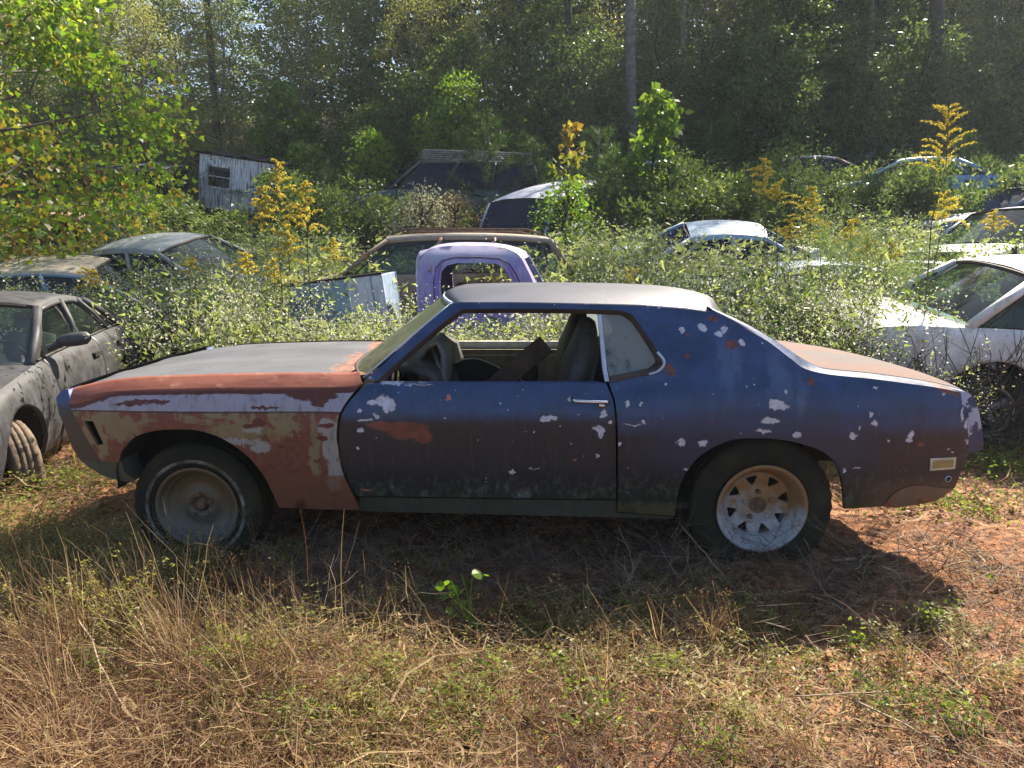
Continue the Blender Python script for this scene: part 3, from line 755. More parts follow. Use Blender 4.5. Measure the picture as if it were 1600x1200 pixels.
    v, f_ = tube([(-1.53, -.66, .32), (-1.5, .66, .32)], .035, 8); part('front_axle', v, f_, MT['under'], B)
    for s in (-1, 1):
        for cx, w0, w1, r0 in ((-1.54, .50, .86, .44), (1.17, .52, .84, .43)):
            rows = [[(cx + r0 * math.cos(a), s * w, .44 + (r0 - .03) * math.sin(a)) for a in np.linspace(.35 if cx > 0 else -.2, math.pi + .1, 16)] for w in (w0, w1)]
            part('wheel_housing', *loft(rows), MT['under'], B, True)
            if cx < 0:
                part('inner_apron', *loft([[(cx + r0 * math.cos(a), s * w0, .44 + (r0 - .03) * math.sin(a)) for a in np.linspace(0, math.pi, 12)], [(cx + r0 * math.cos(a) * .5, s * w0, .46) for a in np.linspace(0, math.pi, 12)]]), MT['under'], B)
                part('shock_absorber', *tube([(cx + .05, s * .60, .45), (cx + .03, s * .56, .80)], .03, 10), MT['rustm'], B)
    # -- interior
    for s, lean in ((-1, 0), (1, .03)):
        sx = H(884, 560, .45)[0] + lean
        st = link('seat', None, B, loc=(0, s * .38, 0))
        v, f_ = slab([(sx - .02, .42, .8), (sx + .0, .50), (sx + .03, .75), (sx + .065, .95), (sx + .10, 1.05, .8, .9), (sx + .115, 1.13, .55, .75), (sx + .12, 1.185, .40, .5), (sx + .12, 1.20, .15, .2)], .50, .15)
        part('backrest', v, f_, MT['vinyl'], st, True)
        v, f_ = slab([(sx + .03, .55, .7), (sx + .115, .85, .72), (sx + .155, 1.02, .6), (sx + .165, 1.09, .4), (sx + .165, 1.10, .1)], .44, .08)
        part('back_shell', v, f_, MT['worn_vinyl'], st, True)
        v, f_ = slab([(sx - .48, .46, .8, .6), (sx - .45, .47, 1), (sx - .2, .46, 1), (sx, .45, .9)], .50, .16); part('cushion', v, f_, MT['vinyl'], st, True)
    v, f_ = slab([(.72, .45, .9), (.75, .6), (.82, .80), (.86, .90, .9), (.87, .92, .4)], 1.2, .14); part('rear_seat', v, f_, MT['vinyl'], B, True)
    dxl = H(640, 597, .5)[0]; dxr = H(690, 560, .4)[0]
    v, f_ = slab([(dxl - .05, .95, .8), (dxl + .05, .97), (dxl + .14, .93), (dxl + .18, .80), (dxl + .14, .66)], 1.42, .12); d = part('dashboard', v, f_, MT['vinyl'], B, True)
    hx, hz = H(688, 528, .42)
    v, f_ = slab([(hx - .14, hz - .14, .9), (hx - .06, hz - .03), (hx, hz - .005), (hx + .03, hz - .06), (hx + .03, hz - .20), (hx + .02, hz - .26)], .36, .045); part('instrument_hood', [(p[0], p[1] - .42, p[2]) for p in v], f_, MT['worn_vinyl'], d, True)
    cx, cz = H(697, 575, .42)
    c, sn = math.cos(.42), math.sin(.42); v, f_ = lathe([(.19 + .011 * math.cos(a), .011 * math.sin(a)) for a in np.linspace(0, 2 * math.pi, 9)[:-1]], 40, True, 'z')
    T_ = Matrix.Translation((cx + .02, -.42, cz - .06)) @ Matrix.Rotation(R(66), 4, 'Y')
    sw = part('steering_wheel', [tuple(T_ @ Vector(p)) for p in v], f_, MT['worn_vinyl'], B, True)
    part('steering_column', *tube([T_ @ Vector((0, 0, -.02)), T_ @ Vector((0, 0, -.35))], .028, 8), MT['vinyl'], sw)
    for a in (0, 2.1, 4.2): part('spoke', *tube([T_ @ Vector((0, 0, -.03)), T_ @ Vector((.18 * math.cos(a), .18 * math.sin(a), 0))], .012, 6), MT['worn_vinyl'], sw)
    # fallen panel in the cabin: dark arc with a bright edge
    arc = catm(HL([(700, 600), (712, 567), (740, 560), (765, 567), (800, 585), (830, 602)], .1), 4)
    sheet_part('loose_trim_panel', arc, lambda x, z: -.1, MT['black'], B, lip=.05)
    part('panel_edge', *tube([(a, -.105, b) for a, b in arc[4:]], .004, 5), MT['tanedge'], B)
    up('transmission_tunnel', (-.85, .9, -.13, .13, .31, .48)); up('headliner', (-.15, .85, -.55, .55, 1.262, 1.268))
    # -- wheels
    wx, wz = H(322, 803, .74); wheel(B, wx, -.735, .288, .332, .205, .195, 'steel', sink=.05, steer=R(-2))
    wx2, _ = H(1183, 803, .78); wheel(B, wx2, -.735, .288, .362, .235, .213, 'wagon', sink=.08)
    wheel(B, wx, .72, .288, .332, .205, .195, 'steel', sink=.05, side=1); wheel(B, wx2, .735, .288, .362, .235, .213, 'wagon', sink=.08, side=1)
    # plank thrown through the window
    a = H(775, 603, .30); b = H(852, 532, .10); pl = thing('wood_plank', 'dark brown board leaning diagonally inside the blue coupe behind its open side window', 'plank', (HX + a[0], HY - .30, a[1]))
    L = math.hypot(b[0] - a[0], b[1] - a[1]); an = math.atan2(b[1] - a[1], b[0] - a[0])
    o = part('board', *box(-.05, L, -.02, .02, -.055, .055), simple('old_brown_board', (.075, .04, .028), .8, var=.4, scale=8, bump=.3), pl); o.rotation_euler = (0, -an, R(8))
    bm = o.modifiers.new('b', 'BEVEL'); bm.width = .006
build_hero()

# ------------------------------------------------------------------ the other wrecks
def glassmat(name, tint, dust, lo, hi):
    t = Mat(name); n = t.noise(3, 5, .6); return t.glass(tint, dust, dirt=t.sm(n, .25, .8, lo, hi))
CM = dict(MT); CM['alloy'] = simple('dull_alloy', (.20, .20, .19), .5, .3, .3)
CM['gl'] = glassmat('side_window_glass', (.48, .62, .60), (.09, .12, .12), .04, .20)
CM['gdark'] = glassmat('dark_window_glass', (.05, .08, .14), (.018, .032, .10), .5, .8)
CM['treadrust'] = MT['tyre']

def gcar(name, label, cat, loc, rz, sp, group=None, tilt=(0, 0)):
    """sp: L W zb(sill) top[(x,z)] gh(xa,xb,xc,xd) zr wr paint roof; nose at -x"""
    P = sp['paint']; RF = sp.get('roofm', P); W2 = sp['W'] / 2; L2 = sp['L'] / 2; zb = sp.get('zb', .22)
    root = thing(name, label, cat, loc, (tilt[0], tilt[1], rz), group)
    tx = [p[0] for p in sp['top']]; tzz = [p[1] for p in sp['top']]
    top = lambda x: float(np.interp(x, tx, tzz))
    def w(x, z):
        t = (z - zb) / (top(x) - zb); b = float(np.interp(t, [0, .25, .62, .86, .95, 1], [.93, .985, 1, .965, .93, .88]))
        e = abs(x) / L2; return W2 * b * (1 - .16 * max(0, (e - .72) / .28) ** 2.2)
    whs = sp.get('wheels', (-L2 * .60, L2 * .58, .31)); r = whs[2]; ra = r + .065; zc = r
    def bot(x):
        for cx in whs[:2]:
            if abs(x - cx) < ra: return zc + math.sqrt(ra * ra - (x - cx) ** 2)
        return zb + sp.get('lift', 0) * max(0, (abs(x) - L2 * .8))
    xa, xb, xc, xd = sp['gh']
    cuts = sp.get('cuts', [-L2, xa + .15, (xb + xc) / 2 + .1, xd - .25, L2]); nm = sp.get('names', ['front_fender', 'door', 'rear_door', 'rear_fender'])
    for s in (-1, 1):
        for q in range(len(cuts) - 1):
            a, b = cuts[q] + .004, cuts[q + 1] - .004
            xs = list(np.linspace(a, b, 14))
            for cx in whs[:2]:
                for an in np.linspace(0, math.pi, 15): 
                    v = cx + ra * math.cos(an) * .9999
                    if a < v < b: xs.append(v)
                for v in (cx - ra * 1.0005, cx + ra * 1.0005):
                    if a < v < b: xs.append(v)
            xs = sorted(xs); rows = []
            for x in xs:
                z0, z1 = bot(x), top(x); rows.append([(x, s * (w(x, z0) - .03), z0)] + [(x, s * w(x, z0 + (z1 - z0) * t), z0 + (z1 - z0) * t) for t in (0, .12, .3, .5, .65, .8, .9, .96, 1)])
            rows = [[(p[0], p[1] - s * .02, p[2]) for p in rows[0]]] + rows + [[(p[0], p[1] - s * .02, p[2]) for p in rows[-1]]]
            o = part(nm[q], *loft(rows), P, root, True)
            if 'door' in nm[q]:
                hx = b - .16; hz = top(hx) - .13
                part('door_handle', *box(hx - .09, hx + .09, *sorted((s * (w(hx, hz) - .01), s * (w(hx, hz) + .025))), hz - .018, hz + .018), sp.get('handle', MT['black']), o)
                if sp.get('bead'):
                    part('side_moulding', *tube([(x, s * (w(x, sp['bead']) + .006), sp['bead']) for x in np.linspace(a + .01, b - .01, 6)], .016, 6), MT['seal'], o)
    def deck(nm_, x0, x1, mat, crown=.035, n=12, drop=0):
        rows = []
        for x in np.linspace(x0, x1, n):
            z = top(x); wt = w(x, z); rows.append([(x + drop * (1 - (k / 8) ** 2), wt * k / 8 * .998, z + crown * (1 - (k / 8) ** 2)) for k in range(-8, 9)])
        part(nm_, *loft(rows), mat, root, True)
    if xa - (-L2) > .3: deck('hood', -L2 + .02, xa + .05, sp.get('hoodm', P), .04, 14)
    if L2 - xd > .3: deck('trunk_lid', xd - .05, L2 - .02, P, .03)
    for s, nm_ in ((-1, 'front_bumper'), (1, 'rear_bumper')):
        rows = []
        for t in (0, .2, .45, .75, 1):
            z = zb + (top(s * L2) - zb) * t; rows.append([(s * (L2 + .10 * (1 - (k / 8) ** 2) * (1 - .5 * t) + .02 * math.sin(3.1 * t)), w(s * L2, z) * k / 8, z) for k in range(-8, 9)])
        part(nm_, *loft(rows), P, root, True)
        for q in (-1, 1):
            zz = top(s * L2) - .16
            part('headlight' if s < 0 else 'tail_light', *box(*sorted((s * (L2 - .02), s * (L2 + .045))), *sorted((q * (W2 - .42), q * (W2 - .17))), zz - .06, zz + .06), MT['chrome'] if s < 0 else MT['redlens'], root)
    # greenhouse
    zr = sp['zr']; wr = sp['wr']; zbelt = lambda x: top(x); wb = lambda x: w(x, top(x)) - .02
    th = .035
    roofz = lambda x: zr - .05 * abs((x - (xb + xc) / 2) / max(.3, (xc - xb) / 2)) ** 2.2
    rows = []
    for x in np.linspace(xb, xc, 16):
        rows.append([(x - (.05 * (1 - (k / 10) ** 2) if x < xb + .3 else 0), wr * (k / 10), roofz(x) - .0 + sp.get('crown', .05) * (1 - abs(k / 10) ** 2.5)) for k in range(-10, 11)])
        rows[-1] = [(rows[-1][0][0], -wr - .015, roofz(x) - .05)] + rows[-1] + [(rows[-1][0][0], wr + .015, roofz(x) - .05)]
    part('roof', *loft(rows), RF, root, True)
    part('headliner', *loft([[(p[0], p[1] * .97, p[2] - .045) for p in r_] for r_ in rows]), MT['under'], root)
    def bar(nm_, a, b, m_, r_=.026): part(nm_, *tube([a, tuple((np.array(a) + np.array(b)) / 2 + np.array((0, .012 * np.sign(a[1]), .01))), b], r_, 6), m_, root, True)
    pil = sp.get('pillars', [.5])
    for s in (-1, 1):
        A0 = (xa, s * wb(xa), zbelt(xa)); A1 = (xb, s * wr, roofz(xb) - .02); D0 = (xd, s * wb(xd), zbelt(xd)); D1 = (xc, s * wr, roofz(xc) - .02)
        bar('front_pillar', A0, A1, P, .032); bar('rear_pillar', D0, D1, P, .045 if not sp.get('cw') else .05)
        tp = [(x, s * wr, roofz(x) - .045) for x in np.linspace(xb, xc, 9)]
        part('roof_rail', *tube(tp, .022, 6), P, root, True)
        # side glass split at the pillars
        fr = [0] + pil + [1]; bx = lambda f: xa + .12 + (xd - .10 - xa - .12) * f; ux = lambda f: xb + .02 + (xc - xb - .04) * f
        for i in range(len(fr) - 1):
            f0, f1 = fr[i] + .015, fr[i + 1] - .015
            rr = []
            for t in np.linspace(0, 1, 5):
                rr.append([((bx(f) * (1 - t) + ux(f) * t), s * ((wb(bx(f)) - .01) * (1 - t) + (wr - .01) * t + .02 * math.sin(math.pi * t)), zbelt(bx(f)) * (1 - t) + (roofz(ux(f)) - .045) * t) for f in np.linspace(f0, f1, 6)])
            if not (sp.get('noglass')): part('side_window', *loft(rr), CM[sp.get('glass', 'gl')], root, True)
            ring = [p for p in rr[0]] + [r_[-1] for r_ in rr[1:]] + rr[-1][::-1][1:] + [r_[0] for r_ in rr[::-1][1:-1]]
            part('window_seal', *tube(ring + ring[:1], .011, 5), MT['seal'], root)
            if i: bar('pillar', (bx(fr[i]), s * (wb(bx(fr[i])) - .01), zbelt(bx(fr[i]))), (ux(fr[i]), s * wr, roofz(ux(fr[i])) - .03), P, .03)
    for nm_, x0, x1, sg in (('windshield', xa, xb, -1), ('rear_window', xd, xc, 1)):
        rows = []
        for t in np.linspace(0, 1, 6):
            x = x0 + (x1 - x0) * t; z = zbelt(x0) * (1 - t) + (roofz(x1) + .0) * t; hw = wb(x0) * (1 - t) + wr * t
            rows.append([(x + sg * .10 * (1 - (k / 8) ** 2) * (1 - .5 * t), (hw - .02) * k / 8, z + (.035) * (1 - (k / 8) ** 2) * (1 if t < .1 else 1.2) - .01) for k in range(-8, 9)])
        part(nm_, *loft(rows), CM[sp.get('wsg', sp.get('glass', 'gl'))], root, True)
        ring = rows[0] + [r_[-1] for r_ in rows[1:-1]] + rows[-1][::-1] + [r_[0] for r_ in rows[::-1][1:]]
        part('window_seal', *tube(ring, .018, 6), MT['seal'], root)
    part('floor_pan', *box(-L2 * .8, L2 * .8, -W2 * .85, W2 * .85, zb, zb + .03), MT['under'], root)
    part('engine_bay', *box(-L2 * .9, xa - .05, -W2 * .5, W2 * .5, zb + .1, top(xa) - .1), MT['under'], root)
    if sp.get('seats', True):
        part('dashboard', *slab([(xa + .1, top(xa) - .05, .9), (xa + .3, top(xa) + .0), (xa + .4, top(xa) - .15)], W2 * 1.5, .12), MT['vinyl'], root, True)
        for xs_ in (xb + .35, xc - .15):
            for s in (-1, 1):
                st = part('seat', *slab([(xs_ - .1, .35, .9), (xs_, .5), (xs_ + .1, .8), (xs_ + .14, zr - .33, .8), (xs_ + .15, zr - .30, .3)], .46, .13), sp.get('seatm', MT['worn_vinyl']), root, True, loc=(0, s * .34, 0))
                part('headrest', *slab([(xs_ + .15, zr - .27, .6), (xs_ + .155, zr - .22), (xs_ + .16, zr - .14), (xs_ + .16, zr - .12, .4)], .25, .09), sp.get('seatm', MT['worn_vinyl']), st, True)
        v, f = lathe([(.18 + .012 * math.cos(a), .012 * math.sin(a)) for a in np.linspace(0, 2 * math.pi, 7)[:-1]], 28, True, 'z')
        T_ = Matrix.Translation((xa + .55, -.34, top(xa) - .02)) @ Matrix.Rotation(R(62), 4, 'Y'); part('steering_wheel', [tuple(T_ @ Vector(p)) for p in v], f, MT['vinyl'], root, True)
    if sp.get('dowheels', True):
        for s in (-1, 1):
            for k, cx in enumerate(whs[:2]):
                wheel(root, cx, s * (W2 - .12), r - .03, r, .19, r * .62, 'alloy', sink=.02, side=s, steer=sp.get('steer', 0) if k == 0 else 0, mats=sp.get('wm', CM))
                rows = [[(cx + ra * math.cos(a), s * q, zc + ra * math.sin(a)) for a in np.linspace(0, math.pi, 14)] for q in (W2 * .5, W2 - .05)]
                part('wheel_housing', *loft(rows), MT['under'], root, True)
    return root

SED = dict(L=4.35, W=1.70, zb=.20, top=[(-2.175, .60), (-2.0, .70), (-1.4, .80), (-.75, .88), (-.3, .90), (1.0, .945), (1.45, .95), (2.0, .93), (2.175, .86)],
           gh=(-.80, -.10, 1.0, 1.58), zr=1.335, wr=.58, pillars=[.45, .86], wheels=(-1.32, 1.25, .30))
def spec(base, **k): d = dict(base); d.update(k); return d

# grey four-door sedan at the left edge, nose towards the camera
grey = junk('faded_charcoal_paint', (.038, .037, .042), .0, (.046, .043, .043), .5, 3)
sed = gcar('grey_sedan', 'matte charcoal four door sedan with black door mirror, at the nose of the blue coupe', 'car',
     (0, 0, 0), 0, spec(SED, paint=grey, zr=1.31, wm=dict(CM, tyre=simple('sunburnt_tan_tyre', (.15, .11, .075), .9, var=.4)), steer=R(38), seatm=simple('grey_cloth', (.16, .15, .14), .9)))
fx, fy = -3.38, 4.50   # near-side front wheel stands here
a_ = math.atan2(.963, -.268)  # direction nose -> tail
sed.rotation_euler = (0, 0, a_)
ca, sa = math.cos(a_), math.sin(a_)
lx, ly = -1.32, -.73
sed.location = (fx - (ca * lx - sa * ly), fy - (sa * lx + ca * ly), -.13)
v, f = slab([(-.70, 0, .35, .4), (-.66, .01, .8), (-.58, .03), (-.50, .03, .9), (-.47, .02, .4)], .14, .14)
mv = Matrix.Translation((-.46, -.92, .99)) @ Matrix.Rotation(R(-80), 4, 'Z')
G = Geo(); vv = [tuple(mv @ Vector((p[0] + .58, p[1], p[2]))) for p in slab([(-.13, 0, .5, .5), (-.10, .005, .85), (-.03, .01), (.05, .008, .95), (.11, .0, .8), (.13, 0, .3)], .10, .15)[0]]
G.add(vv, slab([(-.13, 0, .5, .5), (-.10, .005, .85), (-.03, .01), (.05, .008, .95), (.11, .0, .8), (.13, 0, .3)], .10, .15)[1])
for o_ in (): pass
def mirror_part(root, x, z, w, mat):
    for s in (-1, 1):
        prof = [(0, .4, .45), (.03, .8, .8), (.09, 1, 1), (.16, 1, 1), (.21, .85, .9), (.235, .3, .4)]; rows = []
        for t, a, b in prof:
            rows.append([(x + .055 * a * math.cos(u), s * (w + t), z + .055 * b * math.sin(u) + .02 * t / .2) for u in np.linspace(0, 2 * math.pi, 15)])
        m = part('door_mirror', *loft(rows), mat, root, True)
        part('mirror_arm', *tube([(x - .04, s * (w - .06), z - .05), (x, s * (w + .03), z - .02)], .03, 8), mat, m)
mirror_part(sed, -.45, 1.005, .80, simple('black_mirror_shell', (.05, .048, .05), .5))

# old purple pickup
purple = junk('chalky_purple_paint', (.22, .17, .42), .30, (.40, .36, .50), .5, 3.5, (1.38, 1.55, (.36, .34, .50)))
purple2 = junk('deep_purple_paint', (.20, .10, .42), .05, (.3, .25, .4), .4, 4)
def build_truck():
    root = thing('purple_pickup', 'old rounded purple pickup cab with missing side glass, behind the blue coupe roof', 'pickup', (0, 0, 0))
    YC = 7.95; hw = .78
    def wt(x, z): return float(np.interp(z, [.2, .9, 1.15, 1.35, 1.5, 1.60, 1.66], [.80, .80, .775, .735, .69, .60, .50]))
    def T(px, py):
        w_ = .74
        for _ in range(8):
            X, Z = U(px, py, YC - w_); w_ = .5 * w_ + .5 * wt(X, Z)
        return X, Z
    root.location = (0, YC, 0)
    body = [T(*q) for q in [(656, 600), (655, 520), (654, 470), (652, 430), (654, 408), (664, 394), (682, 387), (710, 384), (750, 384), (780, 386), (803, 393), (815, 404), (826, 425), (838, 452), (845, 480), (850, 600)]]
    win = [T(*q) for q in [(690, 470), (688, 440), (690, 424), (698, 415), (715, 411), (750, 411), (775, 412), (788, 419), (797, 432), (806, 455), (809, 470)]]
    drip = [T(*q) for q in [(679, 480), (678, 440), (681, 419), (691, 407), (712, 402), (750, 402), (781, 404), (796, 413), (806, 428), (818, 455), (823, 480)]]
    for mir in (False, True):
        sheet_part('cab_side', body, lambda x, z: -wt(x, z), purple, root, [win], step=.05, lip=.05, mirror=mir)
        s = 1 if mir else -1
        v, f = strip(drip, -.045, lambda x, z: -wt(x, z), -.008, False, .0); part('door_frame', [(p[0], p[1] * -s * 1, p[2]) for p in v], f, purple2, root, True)
        part('drip_rail', *tube([(p[0], s * (wt(*p) + .006), p[1]) for p in drip], .006, 5), MT['seal'], root, True)
    top = catm(body[3:13], 3); rows = []
    for (x, z) in top:
        w_ = wt(x, z); rows.append([(x + (.0) , w_ * k / 10, z + (.045 if z > 1.4 else .0) * (1 - abs(k / 10) ** 2.2)) for k in range(-10, 11)])
    rows = [[(r[0][0] - .09 * (1 - (k / 10) ** 2) if i < 6 else r[0][0] + .10 * (1 - (k / 10) ** 2) * min(1, max(0, (i - 18) / 6)), p[1], p[2]) for k, p in zip(range(-10, 11), r)] for i, r in enumerate(rows)]
    part('cab_roof', *loft(rows[:-4]), junk('bleached_lilac_roof', (.31, .29, .47), .08, (.5, .47, .55), .45, 3), root, True)
    # back wall with its window and windscreen frame
    back = [[(b[0] - .09 * (1 - (k / 10) ** 2), wt(*b) * k / 10, b[1]) for k in range(-10, 11)] for b in body[:4]]
    part('cab_back', *loft(back), purple, root, True)
    a, b = rows[-5], [(body[13][0] + .12 * (1 - (k / 10) ** 2), wt(*body[13]) * k / 10, body[13][1]) for k in range(-10, 11)]
    def fr(t, row0=a, row1=b): return [tuple(np.array(p) * (1 - t) + np.array(q) * t) for p, q in zip(row0, row1)]
    part('windshield_header', *loft([fr(0), fr(.14)]), purple, root, True)
    part('cowl', *loft([fr(1.0), fr(1.25)]), purple, root, True)
    for sgn in (1, -1):
        q = [fr(t)[::sgn][:3] for t in (.1, .4, .7, 1.05)]; part('windshield_pillar', *loft(q), purple, root, True)
    m0 = [fr(t)[10] for t in (.1, 1)]; part('windshield_divider', *tube(m0, .018, 6), purple, root)
    part('windshield', *loft([[fr(t)[k] for k in range(2, 19)] for t in (.14, .5, 1)]), CM['gdark'], root, True)
    cx = body[-3][0]
    rows = []
    for t in np.linspace(0, 1, 10):
        x = cx + 1.15 * t; rows.append([(x, .55 * math.sin(u) * (1 - .25 * t), .45 + (.62 - .08 * t) * math.cos(u) ** .6 if math.cos(u) > 0 else .45) for u in np.linspace(-1.57, 1.57, 15)])
    part('hood', *loft(rows), purple2, root, True)
    for s in (-1, 1):
        rows = []
        for a_ in np.linspace(0.15, math.pi, 14):
            rows.append([(cx + .75 - .52 * math.cos(a_), s * q, .38 + (.50 - dz) * math.sin(a_)) for q, dz in ((.50, .02), (.62, 0), (.76, .03), (.85, .10))])
        part('front_fender', *loft(rows), purple2, root, True)
        wheel(root, cx + .72, s * .72, .34, .36, .18, .22, 'steel', sink=.03, side=s)
        part('running_board', *box(body[0][0], cx + .3, *sorted((s * .74, s * .9)), .33, .37), purple2, root)
    part('frame', *box(body[0][0] - 1.6, cx + 1.3, -.4, .4, .30, .40), MT['under'], root)
    part('bench_seat', *slab([(body[0][0] + .25, .5, .9), (body[0][0] + .2, .7), (body[0][0] + .16, 1.0), (body[0][0] + .14, 1.12, .6)], 1.25, .16), MT['vinyl'], root, True)
    part('floor_pan', *box(body[0][0], cx, -.74, .74, .40, .44), MT['under'], root)
build_truck()

# pale blue pickup bed lying in the weeds
def build_bed():
    m = junk('chalky_pale_blue_paint', (.24, .33, .45), .25, (.10, .12, .14), .6, 4); m2 = junk('bleached_white_panel', (.50, .52, .60), .1, (.3, .3, .33), .6, 4)
    X0, Z0 = U(462, 447, 7.1); X1, Z1 = U(612, 424, 7.1)
    an = R(4); L = X1 - X0
    b = thing('pickup_bed', 'pale blue weathered pickup bed with dark tailgate end, left of the purple cab', 'truck bed', (X0, 7.1, 0), (0, R(-7), an))
    def P(nm, bx, mt):
        o = part(nm, *box(*bx), mt, b); md = o.modifiers.new('b', 'BEVEL'); md.width = .012; md.segments = 2; return o
    h = Z0
    P('side_panel', (.0, L * .68, 0, .04, .45, h), m); P('side_panel', (L * .69, L * .92, -.015, .03, .45, h), m2); P('side_panel', (L * .93, L * 1.05, 0, .05, .45, h), m2)
    P('side_panel', (.0, L * 1.05, 1.45, 1.49, .45, h), m); P('tailgate', (-.05, -.01, .02, 1.47, .45, h - .02), MT['rustm']); P('top_rail', (-.02, L * 1.05, -.02, .06, h, h + .025), MT['under'])
    P('front_wall', (L * 1.0, L * 1.04, .05, 1.45, .45, h), m); P('bed_floor', (0, L, .04, 1.45, .5, .54), MT['rustm'])
    P('stake_post', (L * .3, L * .33, -.03, .0, .45, h), m); P('wheel_arch', (L * .4, L * .8, .05, .3, .5, .75), m)
build_bed()

# white coupe among vines at the right edge: tail at its left, seen side on
def at(px, Y): return U(px, 500, Y)[0]
white = junk('dirty_white_paint', (.56, .56, .57), .04, (.40, .35, .27), .4, 3)
wroof = junk('peeling_white_roof', (.52, .49, .44), .1, (.62, .36, .20), .5, 2.2)
WC = spec(SED, L=4.5, W=1.74, top=[(-2.25, .62), (-1.5, .80), (-.7, .90), (.5, .93), (1.3, .97), (1.9, .985), (2.15, .96), (2.25, .86)], gh=(-.75, -.05, .98, 1.50), zr=1.40, wr=.60, pillars=[.72],
          wheels=(-1.35, 1.30, .33), paint=white, roofm=wroof, cuts=[-2.25, -.65, .62, 2.25], names=['front_fender', 'door', 'rear_fender'], glass='gl', handle=white)
wc = gcar('white_coupe', 'white coupe half hidden by dead vines behind the tail of the blue coupe', 'car', (at(1560, 5.3) + 1.30, 6.15, .03), math.pi + R(-6) + math.pi, WC)
wc.rotation_euler = (R(-6), 0, math.pi - R(5) + 0)
wc.location = (at(1568, 5.35) + 1.30 + .10, 6.2, .08)

def far_car(name, label, px, py, Y, rz, sp, cat='car', dz=0, **k):
    """stands so that its roof reaches the surveyed height"""
    X, Z = U(px, py, Y); g = float(tz(X, Y))
    return gcar(name, label, cat, (X, Y, Z - sp['zr'] - .03 + dz), rz, sp, **k)
lite = spec(SED, dowheels=False)
WAG = spec(lite, L=4.6, gh=(-.85, -.25, 1.9, 2.2), zr=1.45, wr=.62, pillars=[.33, .66], top=[(-2.3, .65), (-1.6, .82), (-.8, .93), (2.0, .97), (2.3, .9)])
VAN = spec(lite, L=4.6, W=1.8, gh=(-1.3, -.6, 2.05, 2.25), zr=1.75, wr=.72, pillars=[.33, .66], top=[(-2.3, .75), (-1.7, .95), (-1.2, 1.05), (2.1, 1.08), (2.3, 1.0)], crown=.07)
far_car('silver_car', 'silver grey car roof rising out of white flowering weeds, below the leaning shed', 300, 369, 10.3, R(168), spec(lite, paint=junk('dull_silver_paint', (.24, .27, .29), .03, (.3, .32, .33), .35, 3)), tilt=(R(-13), 0))
far_car('tan_car', 'tan roofed car with blue side sunk in weeds behind the charcoal sedan', 150, 404, 9.3, R(195), spec(lite, paint=junk('dull_blue_paint', (.12, .22, .34), .1, (.2, .22, .2), .5, 3), roofm=junk('sunburnt_tan_roof', (.44, .38, .29), .12, (.36, .28, .2), .7, 3)), tilt=(R(-10), 0))
w = far_car('station_wagon', 'brown station wagon with long roof rails, behind the purple pickup', 640, 366, 9.9, R(4), spec(WAG, paint=junk('rusty_brown_paint', (.22, .16, .11), .4, (.25, .2, .15), .6, 3), roofm=junk('grey_brown_roof', (.26, .22, .18), .2, (.2, .16, .12), .6, 3)))
for s in (-1, 1): part('roof_rack', *tube([(-.2, s * .5, 1.47), (0, s * .5, 1.53), (1.6, s * .5, 1.53), (1.8, s * .5, 1.47)], .018, 6), MT['rustm'], w)
far_car('white_van', 'pale blue and white van with dark blue windscreen, above the purple cab', 846, 300, 15.4, R(62), spec(VAN, paint=junk('pale_blue_van_paint', (.27, .33, .46), .02, (.4, .42, .5), .35, 3), glass='gdark', wsg='gdark', roofm=junk('bleached_van_roof', (.46, .48, .58), .02, (.4, .42, .5), .4, 3)), cat='van', tilt=(0, R(-13)))
w = far_car('dark_suv', 'dark green off-roader with a metal roof rack on the wooded slope', 690, 254, 17.0, R(14), spec(VAN, zr=1.72, paint=junk('dark_teal_paint', (.03, .06, .055), .1, (.08, .08, .07), .4, 3), hoodm=junk('teal_hood', (.05, .20, .16), .05, (.1, .12, .1), .4), roofm=junk('sooty_roof', (.05, .045, .045), .1, (.1, .09, .08), .6), glass='gdark'), cat='off-roader')
rk = part('roof_rack', *tube([(-.5, -.68, 1.92), (2.0, -.68, 1.92)], .022, 6), CM['alloy'], w)
for y_ in (-.35, 0, .35, .68): part('rack_bar', *tube([(-.5, y_, 1.92), (2.0, y_, 1.92)], .02, 6), CM['alloy'], rk)
for x_ in (-.5, .3, 1.1, 2.0): part('rack_bar', *tube([(x_, -.7, 1.90), (x_, .7, 1.90)], .02, 6), CM['alloy'], rk); part('rack_foot', *tube([(x_, -.69, 1.70), (x_, -.68, 1.92)], .02, 6), CM['alloy'], rk)
far_car('tan_pickup_cab', 'rusty tan pickup cab under the big yellowing tree', 118, 336, 12.0, R(186), spec(VAN, L=3.4, gh=(-.75, -.35, .5, .62), zr=1.60, wr=.66, pillars=[], noglass=True, top=[(-1.7, .85), (-.9, 1.0), (.7, 1.02), (.75, .9), (1.7, .9)], paint=junk('faded_tan_paint', (.30, .24, .18), .4, (.3, .25, .2), .6, 3), roofm=junk('rusty_tan_roof', (.34, .24, .17), .4, (.3, .25, .2), .7, 3)), cat='pickup')
far_car('pale_blue_car', 'pale blue car roof among tall goldenrod, centre right of the weeds', 1172, 339, 11.3, R(172), spec(lite, paint=junk('pale_sky_paint', (.24, .34, .46), .0, (.2, .3, .4), .35, 3), glass='gdark'), dz=-.10, tilt=(R(-14), 0))
far_car('blue_hatchback', 'powder blue hatchback at the right edge of the photograph below the shaded slope', 1590, 322, 10.2, R(20), spec(WAG, L=3.9, gh=(-.7, -.1, 1.5, 1.85), top=[(-1.95, .65), (-1.3, .82), (-.7, .93), (1.6, .97), (1.95, .9)], paint=junk('powder_blue_paint', (.13, .20, .29), .05, (.2, .24, .28), .4, 3)))
